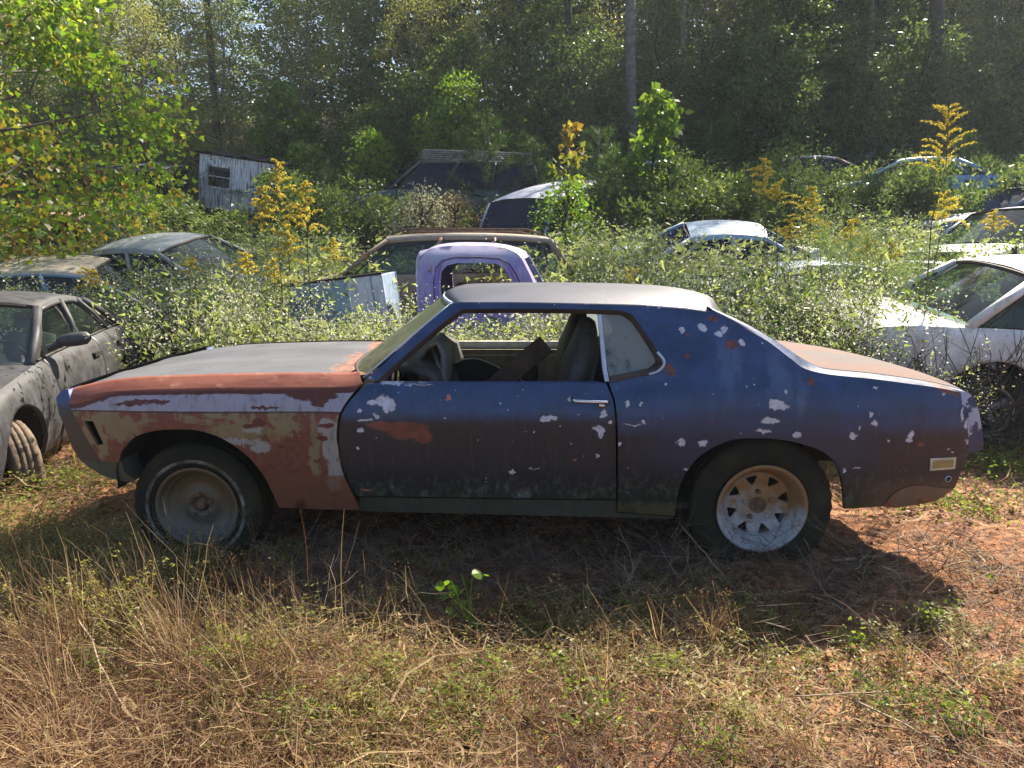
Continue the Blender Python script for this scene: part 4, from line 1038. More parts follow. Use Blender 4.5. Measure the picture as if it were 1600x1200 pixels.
far_car('white_roofed_car', 'dark blue car with a bleached roof behind the powder blue hatchback', 1590, 292, 13.2, R(8), spec(lite, paint=junk('navy_paint', (.05, .09, .20), .05, (.1, .12, .15), .4, 3), roofm=junk('bleached_roof', (.5, .46, .44), .15, (.4, .3, .25), .5, 3), glass='gdark'))
far_car('light_blue_car', 'light blue car buried in white flowered weeds between two goldenrods', 1320, 372, 9.0, R(184), spec(lite, paint=junk('light_blue_paint', (.19, .28, .38), .05, (.15, .2, .25), .4, 3)), dz=-.30)
far_car('teal_car', 'dusty teal car in deep shade under the right hand trees', 1430, 202, 22, R(30), spec(WAG, paint=junk('dusty_teal_paint', (.20, .34, .40), .05, (.3, .35, .4), .35, 3)))
far_car('grey_blue_car', 'grey blue car under the trees at the upper right edge', 1592, 208, 21, R(-20), spec(lite, paint=junk('grey_blue_paint', (.20, .25, .3), .05, (.3, .35, .4), .35, 3)))
far_car('maroon_car', 'maroon and white car among dark bushes on the right slope', 1290, 246, 17.5, R(170), spec(lite, paint=junk('maroon_paint', (.16, .05, .05), .1, (.3, .25, .25), .4, 3), roofm=junk('chalk_roof', (.42, .46, .52), .05, (.3, .3, .3), .5, 3)))
far_car('shaded_blue_car', 'small blue car glimpsed through bushes left of the tall goldenrod', 1400, 250, 15.5, R(-12), spec(lite, paint=junk('faded_cobalt_paint', (.16, .30, .50), .05, (.3, .35, .4), .35, 3)))
far_car('frosted_car', 'blue grey car roof behind the young pine right of the van', 985, 254, 18.5, R(12), spec(lite, paint=junk('frost_blue_paint', (.18, .25, .29), .05, (.3, .35, .4), .35, 3)))

# tilted pale camper body and a dark collapsed shed
def build_camper():
    X, Z = U(364, 300, 20); m = Mat('streaked_white_siding'); x, y, z = m.obj()
    n = m.noise(3, 5, .6); s_ = m.noise(5, 5, .65, stretch=(4, 4, .35))
    c = m.mix(m.sm(n, .35, .65), (.52, .55, .66), (.74, .76, .80)); c = m.mix(m.sm(s_, .50, .60) * .85, c, (.10, .085, .11)); wm = m.out(c, .6, bump=n, bs=.1)
    g = thing('camper_shell', 'small white streaked camper body tilted on the slope, with one sash window', 'camper', (X, 20, Z - .55), (R(2), R(-9) * -1, R(-14))); g.scale = (1.1, 1.1, 1.08)
    W_ = 1.08
    for k in range(9):
        x0 = -W_ + 2 * W_ * k / 9
        if k in (1, 2, 3):
            part('siding_panel', *box(x0 + .006, x0 + .234, 0, .05, 0, .52), wm, g); part('siding_panel', *box(x0 + .006, x0 + .234, 0, .05, 1.12, 1.38), wm, g)
        else: part('siding_panel', *box(x0 + .006, x0 + .234, 0, .05 - .003 * (k % 2), 0, 1.38 + (.02 if k == 4 else 0)), wm, g)
    wf = part('window', *box(-.80, -.16, .02, .04, .56, 1.08), CM['gdark'], g)
    for bx in ((-.84, -.12, -.02, .05, .52, .57), (-.84, -.12, -.02, .05, 1.07, 1.12), (-.84, -.80, -.018, .05, .57, 1.07), (-.16, -.12, -.018, .05, .57, 1.07), (-.80, -.16, -.01, .03, .81, .84)): part('frame', *box(*bx), wm, wf)
    rows = [[(x_, y_, 1.40 + .10 * math.sin(math.pi * (y_ + .1) / 3) + .02 * math.sin(x_ * 6)) for y_ in np.linspace(-.1, 2.6, 8)] for x_ in np.linspace(-W_ - .06, W_ + .08, 12)]
    rr = rows + [[(p[0] + .02, p[1], p[2] - .14) for p in rows[-1]]]; part('roof', *loft([[(p[0] - .02, p[1], p[2] - .14) for p in rows[0]]] + rr), simple('tarred_roof', (.035, .03, .035), .8, var=.5, scale=8), g, True)
    part('side_wall', *box(W_ - .03, W_, .06, 2.5, 0, 1.36), wm, g); part('side_wall', *box(-W_, -W_ + .03, .06, 2.5, 0, 1.36), wm, g); part('back_wall', *box(-W_, W_, 2.5, 2.53, 0, 1.36), wm, g)
    part('trim_rail', *tube([(-W_, -.015, 1.36), (W_, -.015, 1.36)], .02, 6), MT['black'], g)
build_camper()
def build_shed():
    X, Z = U(205, 292, 18); g = thing('collapsed_shed', 'dark low shed with a sagging pale tin roof, left of the camper body', 'shed', (X, 18, Z - .5), (0, 0, R(10)))
    tin = junk('pale_tin_roof', (.20, .19, .20), .3, (.1, .09, .09), .6, 3)
    for k in range(8):
        x0 = -1.0 + k * .25; part('roof_sheet', *loft([[(x0 + dx, y_, .95 + .05 * math.sin(k * 1.7) + .02 * (i % 2) + (y_ + .3) * .16) for i, dx in enumerate(np.linspace(0, .245, 6))] for y_ in (-.3, .6, 1.6)]), tin, g)
    for x_ in (-.95, 0, .95): part('post', *box(x_ - .05, x_ + .05, -.15, -.05, -.4, .95), MT['rustm'], g)
    part('wall', *box(-.97, .97, 1.5, 1.54, -.4, 1.1), MT['under'], g); part('beam', *box(-1, 1, -.2, -.12, .86, .93), tin, g)
build_shed()

# ------------------------------------------------------------------ plants
def nrm(a): return a / np.maximum(1e-6, np.linalg.norm(a, axis=-1, keepdims=True))
def leaves(P, d, L, Wd, rng=RNG, tri=False):
    """diamond leaves: P base points, d directions"""
    n = len(P); d = nrm(d); s = nrm(np.cross(d, rng.normal(size=(n, 3)))); L = np.broadcast_to(L, (n,))[:, None]; Wd = np.broadcast_to(Wd, (n,))[:, None]
    if tri: return np.stack([P - s * Wd * .5 + d * L * .1, P + s * Wd * .5, P + d * L], 1).reshape(-1, 3), np.arange(n * 3).reshape(n, 3)
    v = np.stack([P, P + d * L * .45 + s * Wd * .5, P + d * L, P + d * L * .45 - s * Wd * .5], 1).reshape(-1, 3)
    return v, np.arange(n * 4).reshape(n, 4)
def blades(B, az, lean, L, Wd, curve, segs=4, wob=0., rng=RNG):
    """ribbons from base B: lean 0 = upright, 1 = lying; curve bends further over"""
    n = len(B); t = np.linspace(0, 1, segs + 1)[None, :]
    az = np.broadcast_to(az, (n,))[:, None]; ang = np.broadcast_to(lean, (n,))[:, None] * math.pi / 2 + np.broadcast_to(curve, (n,))[:, None] * t
    L = np.broadcast_to(L, (n,))[:, None]; ds = L / segs
    h = np.cumsum(np.sin(ang) * ds, 1) - np.sin(ang[:, :1]) * ds; z = np.cumsum(np.cos(ang) * ds, 1) - np.cos(ang[:, :1]) * ds
    azz = az + wob * np.cumsum(rng.normal(size=(n, segs + 1)), 1) * (t > 0)
    c = np.stack([B[:, :1] + h * np.cos(azz), B[:, 1:2] + h * np.sin(azz), B[:, 2:3] + z], -1)
    th = rng.uniform(0, math.pi, (n, 1)); w = np.broadcast_to(Wd, (n,))[:, None] * .5 * (1 - .75 * t ** 2)
    sd = np.stack([np.cos(th) * np.ones_like(t), np.sin(th) * np.ones_like(t), .3 * np.ones_like(t) * np.sin(th * 3)], -1) * w[..., None]
    v = np.stack([c - sd, c + sd], 2).reshape(n, -1, 3); k = segs
    f = np.array([(2 * i, 2 * i + 1, 2 * i + 3, 2 * i + 2) for i in range(k)])
    F = (f[None] + (np.arange(n) * 2 * (k + 1))[:, None, None]).reshape(-1, 4)
    return v.reshape(-1, 3), F, c
def rep(n, a): return np.repeat(a, n)

stem_m = simple('brown_green_stem', (.11, .085, .045), .8); twig_m = simple('dead_twig', (.15, .105, .075), .85, var=.4)
bark_m = simple('grey_bark', (.13, .115, .10), .9, var=.45, scale=9, bump=.8); dbark_m = simple('dark_bark', (.05, .042, .036), .9, var=.4, scale=9, bump=.8)
weed_m = leafmat('weed_leaf', [(.08, .11, .045), (.18, .215, .09), (.34, .36, .19)], (1.5, 1.6, .8))
aster_m = leafmat('white_aster', [(.42, .44, .36), (.62, .62, .56), (.80, .80, .74)], (1, 1, .9))
gold_m = leafmat('goldenrod_bloom', [(.36, .28, .04), (.60, .49, .07), (.74, .65, .15)], (1, 1, .6))
dark_m = leafmat('forest_leaf', [(.030, .055, .024), (.075, .11, .042), (.15, .17, .07), (.34, .36, .16)], (1.5, 1.7, .8), .32)  # palest colour puts sunlit leaf highlights into the dark crowns
mid_m = leafmat('hillside_leaf', [(.04, .07, .028), (.085, .125, .05), (.19, .21, .09)], (1.5, 1.6, .7), .4)
lit_m = leafmat('bright_leaf', [(.06, .11, .02), (.12, .20, .035), (.26, .28, .05)], (1.6, 1.7, .6), .4)
maple_m = leafmat('turning_leaf', [(.22, .11, .04), (.27, .24, .05), (.085, .17, .02), (.15, .25, .035), (.32, .34, .06)], (1.5, 1.6, .6), .4)
pine_m = leafmat('pine_needle', [(.03, .06, .022), (.055, .10, .03), (.09, .14, .04)], (1.2, 1.3, .6))
straw_m = leafmat('dry_straw', [(.06, .028, .018), (.19, .10, .055), (.40, .27, .14), (.64, .49, .28)], (.9, .85, .7), .6)
green_m = leafmat('ground_leaf', [(.09, .11, .03), (.15, .20, .05), (.26, .28, .09)], (1.5, 1.6, .7))
fern_m = leafmat('feathery_leaf', [(.10, .15, .06), (.17, .22, .09), (.26, .30, .14)], (1.2, 1.3, .8))
cream_m = leafmat('cream_seed_head', [(.30, .29, .16), (.42, .40, .28), (.52, .50, .38)], (1, 1, .8))
lilyleaf_m = leafmat('yellow_green_leaf', [(.10, .18, .025), (.15, .25, .03), (.24, .31, .05)], (1.5, 1.6, .5))

def clump(h, seed, nst=14, nl=28, nf=23, leaf=(.048, .010), fs=.0165, spread=.32, lm=1):
    r = np.random.default_rng(seed); G = Geo()
    a = r.uniform(0, 2 * math.pi, nst); q = r.uniform(0, .12, nst)
    B = np.stack([q * np.cos(a), q * np.sin(a), np.zeros(nst)], 1); Ls = h * r.uniform(.7, 1.08, nst)
    v, f, c = blades(B, a, r.uniform(.02, .24, nst), Ls, .006, r.uniform(.1, .6, nst), 6, .12, r)
    G.add(v, f, .5, 0)
    def along(k, lo, hi):
        i = r.integers(0, nst, k); t = r.uniform(lo, hi, k) * 5.999; j = t.astype(int); u = (t - j)[:, None]
        return c[i, j] * (1 - u) + c[i, j + 1] * u, i, t / 6
    P, i, t = along(nst * nl, .12, 1); sp = spread * .35 * (t * (1.15 - t) * 3)[:, None]
    P = P + r.normal(size=P.shape) * sp * .45
    dv = np.stack([np.cos(a[i]), np.sin(a[i]), .4 + 0 * t], 1) * .6 + r.normal(size=P.shape) * .7
    k = r.uniform(.6, 1.3, len(P)); v, f = leaves(P, dv, leaf[0] * k, leaf[1] * k * 1.8, r, True)
    G.add(v, f, rep(3, np.clip(.25 + t * .5 + r.normal(0, .18, len(P)), 0, 1)), lm)
    if nf:
        P, i, t = along(nst * nf, .62, 1); P = P + r.normal(size=P.shape) * spread * .16 + [0, 0, .03]
        n = len(P); k = fs * r.uniform(.6, 1.25, n)
        v, f = leaves(P, np.stack([r.normal(size=n), r.normal(size=n), r.normal(size=n) * .4], 1), k, k, r, True)
        G.add(v, f, rep(3, r.uniform(0, 1, n)), 2)
    return G
def scatter(name, protos, places, mats, label=None, cat=None, **kw):
    """one mesh out of many placed copies; places: x, y, z, rot, scale, height scale, which"""
    arr = [p.arrays() for p in protos]; G = Geo()
    for x, y, z, ro, s, hs, w in places:
        v, t, lv, ls, mi = arr[w]; c, sn = math.cos(ro) * s, math.sin(ro) * s
        vv = np.stack([v[:, 0] * c - v[:, 1] * sn + x, v[:, 0] * sn + v[:, 1] * c + y, v[:, 2] * hs + z], 1)
        G.v.append(vv.astype(np.float32)); G.t.append(np.clip(t + random.uniform(-.14, .14) + .20 * math.sin(x * 1.7 + 1.1 * math.sin(y * 1.3)) * math.sin(y * 1.1 + x * .4), 0, 1)); G.lv.append(lv + G.n); G.ls.append(ls); G.mi.append(mi); G.n += len(v)
    o = G.obj(name, mats, None, False, kind='stuff')
    if label: o['label'] = label; o['category'] = cat
    return o
def pxof(x, y, z):
    dx, dy, dz = x, y, z - CAM_H
    f = dy * math.cos(PITCH) - dz * math.sin(PITCH); u = dy * math.sin(PITCH) + dz * math.cos(PITCH)
    return 800 + FOC * dx / f, 600 - FOC * u / f
def ytop(x, y, table):
    px, _ = pxof(x, y, 1.2)
    return px, float(np.interp(px, [t[0] for t in table], [t[1] for t in table]))
def field(name, protos, mats, y0, y1, dens, table, hp, hmin, hmax, jit, label, cat='weeds', skip=None, xm=.80, smin=.8, smax=1.3):
    pl = []; area = 0
    Y = y0
    n = int(dens * (y1 - y0) * (y1 + y0) * xm)
    for _ in range(n):
        y = y0 + (y1 - y0) * random.random(); x = random.uniform(-1, 1) * (xm * y + .5)
        if skip and skip(x, y): continue
        px, yt = ytop(x, y, table); z0 = float(tz(x, y))
        zt = U(px, yt + random.random() ** 1.7 * jit, y)[1]; h = zt - z0
        if h < hmin: h = hmin * random.uniform(.5, 1)
        h = min(h, hmax * random.uniform(.8, 1)); 
        s = random.uniform(smin, smax); pl.append((x, y, z0 - .02, random.uniform(0, 6.28), s, h / hp, random.randrange(len(protos))))
    return scatter(name, protos, pl, mats, label, cat)

# white-flowered weeds behind the blue coupe
prA = [clump(1.2, 30 + i) for i in range(5)] + [clump(1.2, 37, nst=9, nl=44, nf=0, leaf=(.062, .013)), clump(1.2, 38, nst=26, nl=9, nf=9, leaf=(.03, .008), fs=.010, spread=.2), clump(1.2, 39, nst=12, nl=36, nf=26, fs=.019), clump(1.2, 41, nst=12, nl=36, nf=2, leaf=(.06, .018), lm=3), clump(1.2, 42, nst=16, nl=8, nf=5, leaf=(.03, .006), spread=.16, lm=3)]
TA = [(0, 398), (100, 414), (215, 398), (260, 388), (440, 388), (455, 478), (560, 468), (620, 455), (640, 440), (668, 470), (690, 485), (860, 485), (880, 415), (1060, 362), (1110, 340), (1290, 338), (1340, 378), (1400, 405), (1500, 415), (1600, 440)]
def skipA(x, y):
    px, _ = pxof(x, y, .3)
    if x < -2.6 and y < 8.1 and abs((x + 3.75) + .28 * (y - 6)) < 1.15: return True           # the charcoal sedan stands here
    if px > 1350 and y < 7.2: return random.random() < (.80 if y < 5.5 else .93) or 1.5 > y - 5.35 > .1 and x > 3.2 and y > 5.5
    if -1.35 < x < 2.3 and 7.0 < y < 8.9: return True
    if px > 1300 and y < 5.3: return True
    return y < 5.3 + .12 * math.sin(x * 3)
field('flowering_weeds', prA, [stem_m, weed_m, aster_m, mid_m], 5.3, 8.9, 23.0, TA, 1.2, .5, 1.6, 60, 'waist high weeds with tiny white flowers directly behind the blue coupe', skip=skipA)
prB = [clump(1.2, 50 + i, nst=12, nl=28, nf=9, leaf=(.07, .018), fs=.018) for i in range(5)]
TB = [(0, 362), (60, 368), (190, 370), (200, 338), (225, 374), (388, 377), (398, 340), (515, 345), (525, 390), (735, 390), (745, 352), (772, 362), (865, 362), (900, 345), (1000, 330), (1095, 330), (1108, 352), (1232, 352), (1242, 320), (1500, 322), (1530, 352), (1600, 358)]
field('meadow_weeds', prB, [stem_m, weed_m, aster_m], 8.9, 13.5, 9.5, TB, 1.2, .35, 1.7, 32, 'pale green weeds around the half buried car roofs', smin=1.1, smax=1.8,
      skip=lambda x, y: any(abs(x - a) < 1.0 and abs(y - b) < .7 for a, b in ((-4.8, 10.3), (-5.5, 9.3), (-1.4, 9.9), (3.9, 11.3), (4.3, 9.), (-7.5, 12), (7.3, 10.2))))
# darker bushes on the slope
def bush(h, seed, n=2400, leaf=(.068, .042), lobes=9, rad=.75):
    r = np.random.default_rng(seed); G = Geo()
    nst = 9; a = r.uniform(0, 6.28, nst); B = np.stack([.08 * np.cos(a), .08 * np.sin(a), 0 * a], 1)
    v, f, c = blades(B, a, r.uniform(.05, .4, nst), h * .9, .014, r.uniform(.1, .5, nst), 5, .15, r); G.add(v, f, .5, 0)
    L = np.stack([r.normal(0, rad * .45, lobes), r.normal(0, rad * .45, lobes), r.uniform(.15, .85, lobes) * h], 1); i = r.integers(0, lobes, n)
    d = nrm(r.normal(size=(n, 3))); P = L[i] + d * (r.uniform(.35, 1, n)[:, None]) * np.array([.34, .34, .26]) * rad * 1.2; P[:, 2] = np.abs(P[:, 2])
    k = r.uniform(.6, 1.3, n); v, f = leaves(P, d + r.normal(size=(n, 3)) * .7, leaf[0] * k, leaf[1] * k, r, True); G.add(v, f, rep(3, np.clip(r.normal(.45, .22, n), 0, 1)), 1)
    return G
prC = [bush(1.4, 70 + i) for i in range(4)] + [clump(1.4, 80 + i, nst=12, nl=34, nf=4, leaf=(.07, .02), fs=.016, spread=.4) for i in range(3)]
TC = [(0, 330), (150, 292), (255, 288), (270, 262), (285, 316), (440, 316), (440, 250), (585, 262), (600, 292), (770, 292), (790, 262), (930, 245), (960, 262), (1040, 258), (1060, 240), (1250, 254), (1350, 254), (1370, 222), (1480, 222), (1500, 230), (1600, 224)]
field('hillside_undergrowth', prC, [stem_m, mid_m, aster_m], 13.2, 21.5, 2.2, TC, 1.4, .6, 2.3, 34, 'tangled green undergrowth covering the slope below the woods', cat='undergrowth', smin=1, smax=1.5,
      skip=lambda x, y: any(abs(x - a) < 1.6 and abs(y - b) < .9 for a, b in ((-7.6, 19.4), (-7.9, 18.3), (-10.5, 18), (-1.7, 17), (.6, 13.6), (.75, 15.2))))

# trees
def limbpath(p0, p1, r, k=5, w=.08):
    p0, p1 = np.array(p0), np.array(p1); L = np.linalg.norm(p1 - p0)
    return [tuple(p0 * (1 - t) + p1 * t + r.normal(0, w * L, 3) * math.sin(math.pi * t)) for t in np.linspace(0, 1, k)]
def tree_meshes(H_, rad, base, n, seed, leaf=(.11, .075), mat=None, barkm=None, lobes=46, shape='diamond', trunk=.13, lobr=.55, tintf=None, lean=(0, 0)):
    r = np.random.default_rng(seed); T = Geo()
    top = np.array([lean[0] + r.normal(0, .2), lean[1] + r.normal(0, .2), H_ * .93]); tp = limbpath((0, 0, -.3), top, r, 9, .02)
    v, f = tube(tp, list(np.linspace(trunk, .02, 9)), 8); T.add(v, f)
    C = []
    for i in range(lobes):
        t = base + (1 - base) * (i + .5) / lobes; R_ = rad * math.sin(math.pi * min(1, .22 + .78 * (t - base) / (1 - base))) ** .6 * r.uniform(.45, 1.05)
        a = i * 2.4 + r.normal(0, .3); zc = H_ * t; j = np.array([np.interp(zc * .85, [p[2] for p in tp], [p[q] for p in tp]) for q in (0, 1)])
        p1 = np.array([j[0] + R_ * math.cos(a), j[1] + R_ * math.sin(a), zc]); C.append(p1)
        if i % 2 == 0:
            v, f = tube(limbpath((j[0], j[1], zc * .82), p1, r, 4, .05), [trunk * .3 * (1.1 - t), .02, .015, .006], 5, False); T.add(v, f)
    C = np.array(C); i = r.integers(0, lobes, n); d = nrm(r.normal(size=(n, 3)))
    P = C[i] + d * (r.uniform(0, 1, n)[:, None] ** .6) * lobr * np.array([1.15, 1.15, .75]) * (.7 + .6 * r.random((lobes, 1)))[i]
    k = r.uniform(.65, 1.3, n); dv = d * .5 + r.normal(size=(n, 3)) * .7 + [0, 0, -.35]
    ti = np.clip(r.normal(.45, .2, n) if tintf is None else tintf(P, r), 0, 1); Cg = Geo()
    if shape == 'lobed':
        s = nrm(np.cross(dv, r.normal(size=(n, 3)))); dd = nrm(dv); out = [(0, 0), (.5, .22), (.24, .52), (0, 1), (-.24, .52), (-.5, .22)]
        L = (leaf[0] * k)[:, None]; v = np.stack([P + s * a_ * L + dd * b_ * L for a_, b_ in out], 1).reshape(-1, 3)
        F = np.concatenate([np.arange(n)[:, None] * 6 + np.array(q) for q in ((0, 1, 2, 3), (0, 3, 4, 5))]); Cg.add(v, F, rep(6, ti))
    else:
        v, f = leaves(P, dv, leaf[0] * k, leaf[1] * k, r); Cg.add(v, f, rep(4, ti))
    return T.mesh('trunk', barkm or dbark_m, True), Cg.mesh('crown', mat or dark_m)
def tree(ms, name, label, loc, rz=0, s=(1, 1, 1), group=None, cat='tree'):
    o = thing(name, label, cat, loc, (0, 0, rz), group); o.scale = s
    link('trunk', ms[0], o); link('crown', ms[1], o); return o
forest = [tree_meshes(13, 2.3, .08, 12500, 100 + i, leaf=(.13, .085), lobes=72, lobr=.50, mat=dark_m, barkm=dbark_m, trunk=.16) for i in range(3)] + \
         [tree_meshes(15, 2.4, .34, 9500, 110 + i, lobes=46, lobr=.8, mat=dark_m, barkm=dbark_m, trunk=.20) for i in range(2)]
farf = [tree_meshes(15, 2.8, .04, 7500, 140 + i, leaf=(.24, .17), lobes=60, lobr=.95, mat=dark_m, trunk=.16) for i in range(2)]
oliv = [tree_meshes(7.5, 1.9, .08, 9500, 120 + i, leaf=(.085, .05), lobes=60, lobr=.6, mat=leafmat('olive_leaf_%s' % 'ab'[i], [(.12, .13, .05), (.22, .23, .09), (.36, .34, .16)], (1.5, 1.5, .7)), barkm=bark_m, trunk=.09) for i in range(2)]  # olive tones raised so these crowns look sunlit
under = [tree_meshes(4.2, 1.3, .05, 5500, 130 + i, leaf=(.10, .065), lobes=34, lobr=.5, mat=mid_m, trunk=.05) for i in range(2)]
GF = 'dark broadleaf trees in the dense woods'
for row, (Y, sp) in enumerate(((22.5, 2.4), (25.5, 2.5), (29.5, 2.8), (35, 3.4), (42, 4.4))):
    X = -.85 * Y - 2
    while X < .85 * Y + 3:
        x = X + random.uniform(-.5, .5); y = Y + random.uniform(-1.2, 1.2); px = 800 + 1080 * x / y; g = float(tz(x, y)); X += sp * random.uniform(.85, 1.15)
        if px < 575:
            zt = U(px, random.uniform(-45, 28) if px > 170 else -80, y)[1]; h = zt - g
            s = h / 7.5 if row < 2 else h / 15
            if row > 2 and random.random() < .4: continue
            if row < 2: tree(random.choice(oliv), 'olive_tree', 'olive green sunlit tree on the wood edge behind the camper body', (x, y, g - .1), random.uniform(0, 6), (max(.8, s * .9),) * 2 + (s,), 'sunlit olive green trees at the left wood edge')
            else: tree(farf[random.randrange(2)], 'forest_tree', 'dark broadleaf tree behind the sunlit olive trees on the left', (x, y, g - .1), random.uniform(0, 6), (.8, .8, s), 'dark trees behind the olive ones')
        else:
            base_h = (6.2, 8.6, 11.5, 14.5, 17)[row] + (1.2 if px > 1180 else 0) + random.uniform(-1.1, 1.1); ms = random.choice(farf if row > 1 else forest[:3] if row == 0 or random.random() < .7 else forest[3:]); hh_ = 13 if ms in forest[:3] else 15
            s = base_h / hh_; w_ = max(.72, s) * random.uniform(.9, 1.15); where = 'in the middle' if px < 1100 else 'on the right'
            if row < 2 and random.random() < .38:  # olive copies stand for sunlit crowns, the light put into leaf colour
                q_ = (base_h + 1.2) / 7.5; tree(random.choice(oliv), 'olive_tree', 'thin crowned tree with olive leaves coloured as sunlit, in the dark woods ' + where, (x, y, g - .1), random.uniform(0, 6), (q_ * .75, q_ * .75, q_), 'olive trees in the dark woods ' + where); continue
            tree(ms, 'forest_tree', ('green broadleaf tree in the front row of the woods ' if row == 0 else 'dark broadleaf tree deep in the woods ') + where, (x, y, g - .1), random.uniform(0, 6), (w_, w_, s), ('front row' if row == 0 else 'deep woods') + ' trees ' + where)
for i in range(44):
    y = random.uniform(19.5, 23.5); x = random.uniform(-.76, .78) * y; s = random.uniform(.6, 1.15)
    if abs(x + 7.6) < 1.6 or abs(x + 1.7) < 1.9 and y < 20.5: continue
    q = x / y; wh_ = 'above the silver car' if q < -.42 else 'between camper and roof racked off-roader' if q < -.15 else 'behind the van and saplings' if q < .18 else 'behind the maroon roofed car' if q < .5 else 'at the far right edge'
    tree(random.choice(under), 'understory_tree', 'bushy young tree at the foot of the woods ' + wh_, (x, y, float(tz(x, y)) - .1), random.uniform(0, 6), (s, s, s * random.uniform(.8, 1.1)), 'bushy young trees ' + wh_)
def sapling(name, label, px, ytop_, Y, H_, rad, n, seed, mat, cat='tree', leaf=(.10, .07), lobes=22, lobr=.35, **k):
    X, Z = U(px, ytop_, Y); g = Z - H_
    return tree(tree_meshes(H_, rad, k.pop('base', .2), n, seed, leaf=leaf, mat=mat, lobes=lobes, lobr=lobr, trunk=k.pop('trunk', .05), **k), name, label, (X, Y, g), cat=cat)
# the big turning tree on the left
tree(tree_meshes(8.6, 2.35, .14, 27000, 7, leaf=(.085, .07), mat=maple_m, barkm=bark_m, lobes=74, shape='lobed', lobr=.72, trunk=.16,
     tintf=lambda P, r: -.06 + .125 * P[:, 2] + .13 * P[:, 0] + r.normal(0, .22, len(P))), 'turning_tree', 'large yellow green tree with browning lower leaves filling the upper left corner', (-7.35, 9.9, .2), 0, cat='tree')
sapling('bright_sapling', 'bright green leafy young tree lit by the sun above the dark roof rack', 695, 128, 19.0, 3.0, .95, 3800, 201, lit_m, lobr=.42, base=.1)
sapling('broadleaf_sapling', 'yellow green sapling with big leaves to the right of the van, against dark woods', 1006, 150, 15.0, 2.6, .55, 900, 202, lit_m, leaf=(.17, .13), lobes=16, lobr=.26)
sapling('orange_tipped_sapling', 'thin forked sapling with a few orange leaves behind the van', 895, 195, 13.0, 2.3, .42, 260, 203, maple_m, leaf=(.12, .10), lobes=9, lobr=.16, base=.35, tintf=lambda P, r: .9 - .4 * P[:, 2] + r.normal(0, .1, len(P)), barkm=twig_m, trunk=.03)
sapling('yellow_leaf_bush', 'small bush with yellow green leaves beside the dark roof racked off-roader', 565, 205, 18.0, 1.9, .6, 1300, 204, lit_m, cat='bush', lobr=.3)
sapling('maple_sapling', 'young tree with yellow orange tips above the camper body', 432, 130, 21.0, 3.2, .85, 2400, 205, lit_m, lobr=.42, leaf=(.14, .11))
sapling('grey_stemmed_shrub', 'loose olive shrub overhanging the camper body roof', 330, 150, 21.5, 3.0, 1.3, 5200, 206, oliv[0][1].materials[0], cat='shrub', leaf=(.06, .03), lobr=.5)
sapling('yellow_green_shrub', 'yellow green shrub spilling over the van roof', 878, 292, 12.3, 1.4, .55, 2300, 207, lit_m, cat='shrub', leaf=(.06, .035), lobr=.28, base=.05)
sapling('seeding_shrub', 'pale cream seeding shrub above the brown station wagon', 665, 300, 11.6, 1.3, .62, 2600, 208, cream_m, cat='shrub', leaf=(.045, .03), lobr=.25, base=.1)
sapling('brown_seeding_shrub', 'greyish brown seeding shrub right of the cream one above the wagon', 715, 304, 11.9, 1.2, .5, 1900, 209, straw_m, cat='shrub', leaf=(.045, .02), lobr=.25, base=.1)
sapling('shaded_bush', 'broad dark green bush between the van and the pale blue car', 1060, 245, 14.5, 1.9, 1.2, 4200, 210, mid_m, cat='bush', leaf=(.07, .03), lobr=.42, base=.05)
sapling('drooping_bush', 'rounded dark green bush behind the twin goldenrods', 1250, 232, 13.8, 2.1, 1.2, 4200, 211, mid_m, cat='bush', leaf=(.07, .035), lobr=.42, base=.05)
sapling('light_shrub', 'light green glossy shrub in shade at the upper right', 1530, 115, 20.0, 3.2, 1.0, 2600, 212, mid_m, cat='shrub', leaf=(.14, .09))
sapling('white_blossom_bush', 'green bush dotted pale beside the white coupe roof', 1560, 372, 8.0, 1.5, .6, 2400, 213, weed_m, cat='bush', leaf=(.05, .02), lobr=.28, base=.05)
# tall straight trunks that show against the leaves
def tall_trunk(label, px, Y, rr, mat, px2=None, y0=150, kink=0):
    X, Z = U(px, y0, Y); X2, _ = U(px2 or px, -60, Y); g = float(tz(X, Y)); t_ = thing('tall_tree', label, 'tree', (X, Y, g))
    hh = 13; sl_ = (X2 - X) / (U(px, -60, Y)[1] - Z) if px2 else 0
    pts = [(sl_ * (z - (Z - g)) + kink * math.sin(z), 0, z) for z in np.linspace(-.3, hh, 9)]; part('trunk', *tube(pts, list(np.linspace(rr, rr * .5, 9)), 12), mat, t_, True)
    c = D.objects.new('crown', forest[3][1]); COL.objects.link(c); c.parent = t_; c.location = (sl_ * 8, 0, 3.5); c.scale = (.8, .8, .8)
tall_trunk('tall tree with a straight pale grey trunk, right of the upper centre', 986, 20.5, .17, simple('pale_bark', (.13, .125, .13), .85, var=.35, scale=7, bump=.6), 984)
tall_trunk('tall tree with a dark trunk left of the pale grey one', 892, 21.5, .14, dbark_m, 884)
tall_trunk('dark leaning trunk standing above the shaded cars on the right', 1468, 19.5, .20, dbark_m, 1462)
tall_trunk('dark leaning trunk among the olive trees above the camper', 335, 22.0, .12, dbark_m, 318)
tall_trunk('slender dark trunk near the far upper right of the woods', 1360, 22.5, .10, bark_m, 1364)
tall_trunk('slim grey trunk between the sapling and the goldenrod pair', 1062, 21.5, .08, bark_m, 1072)

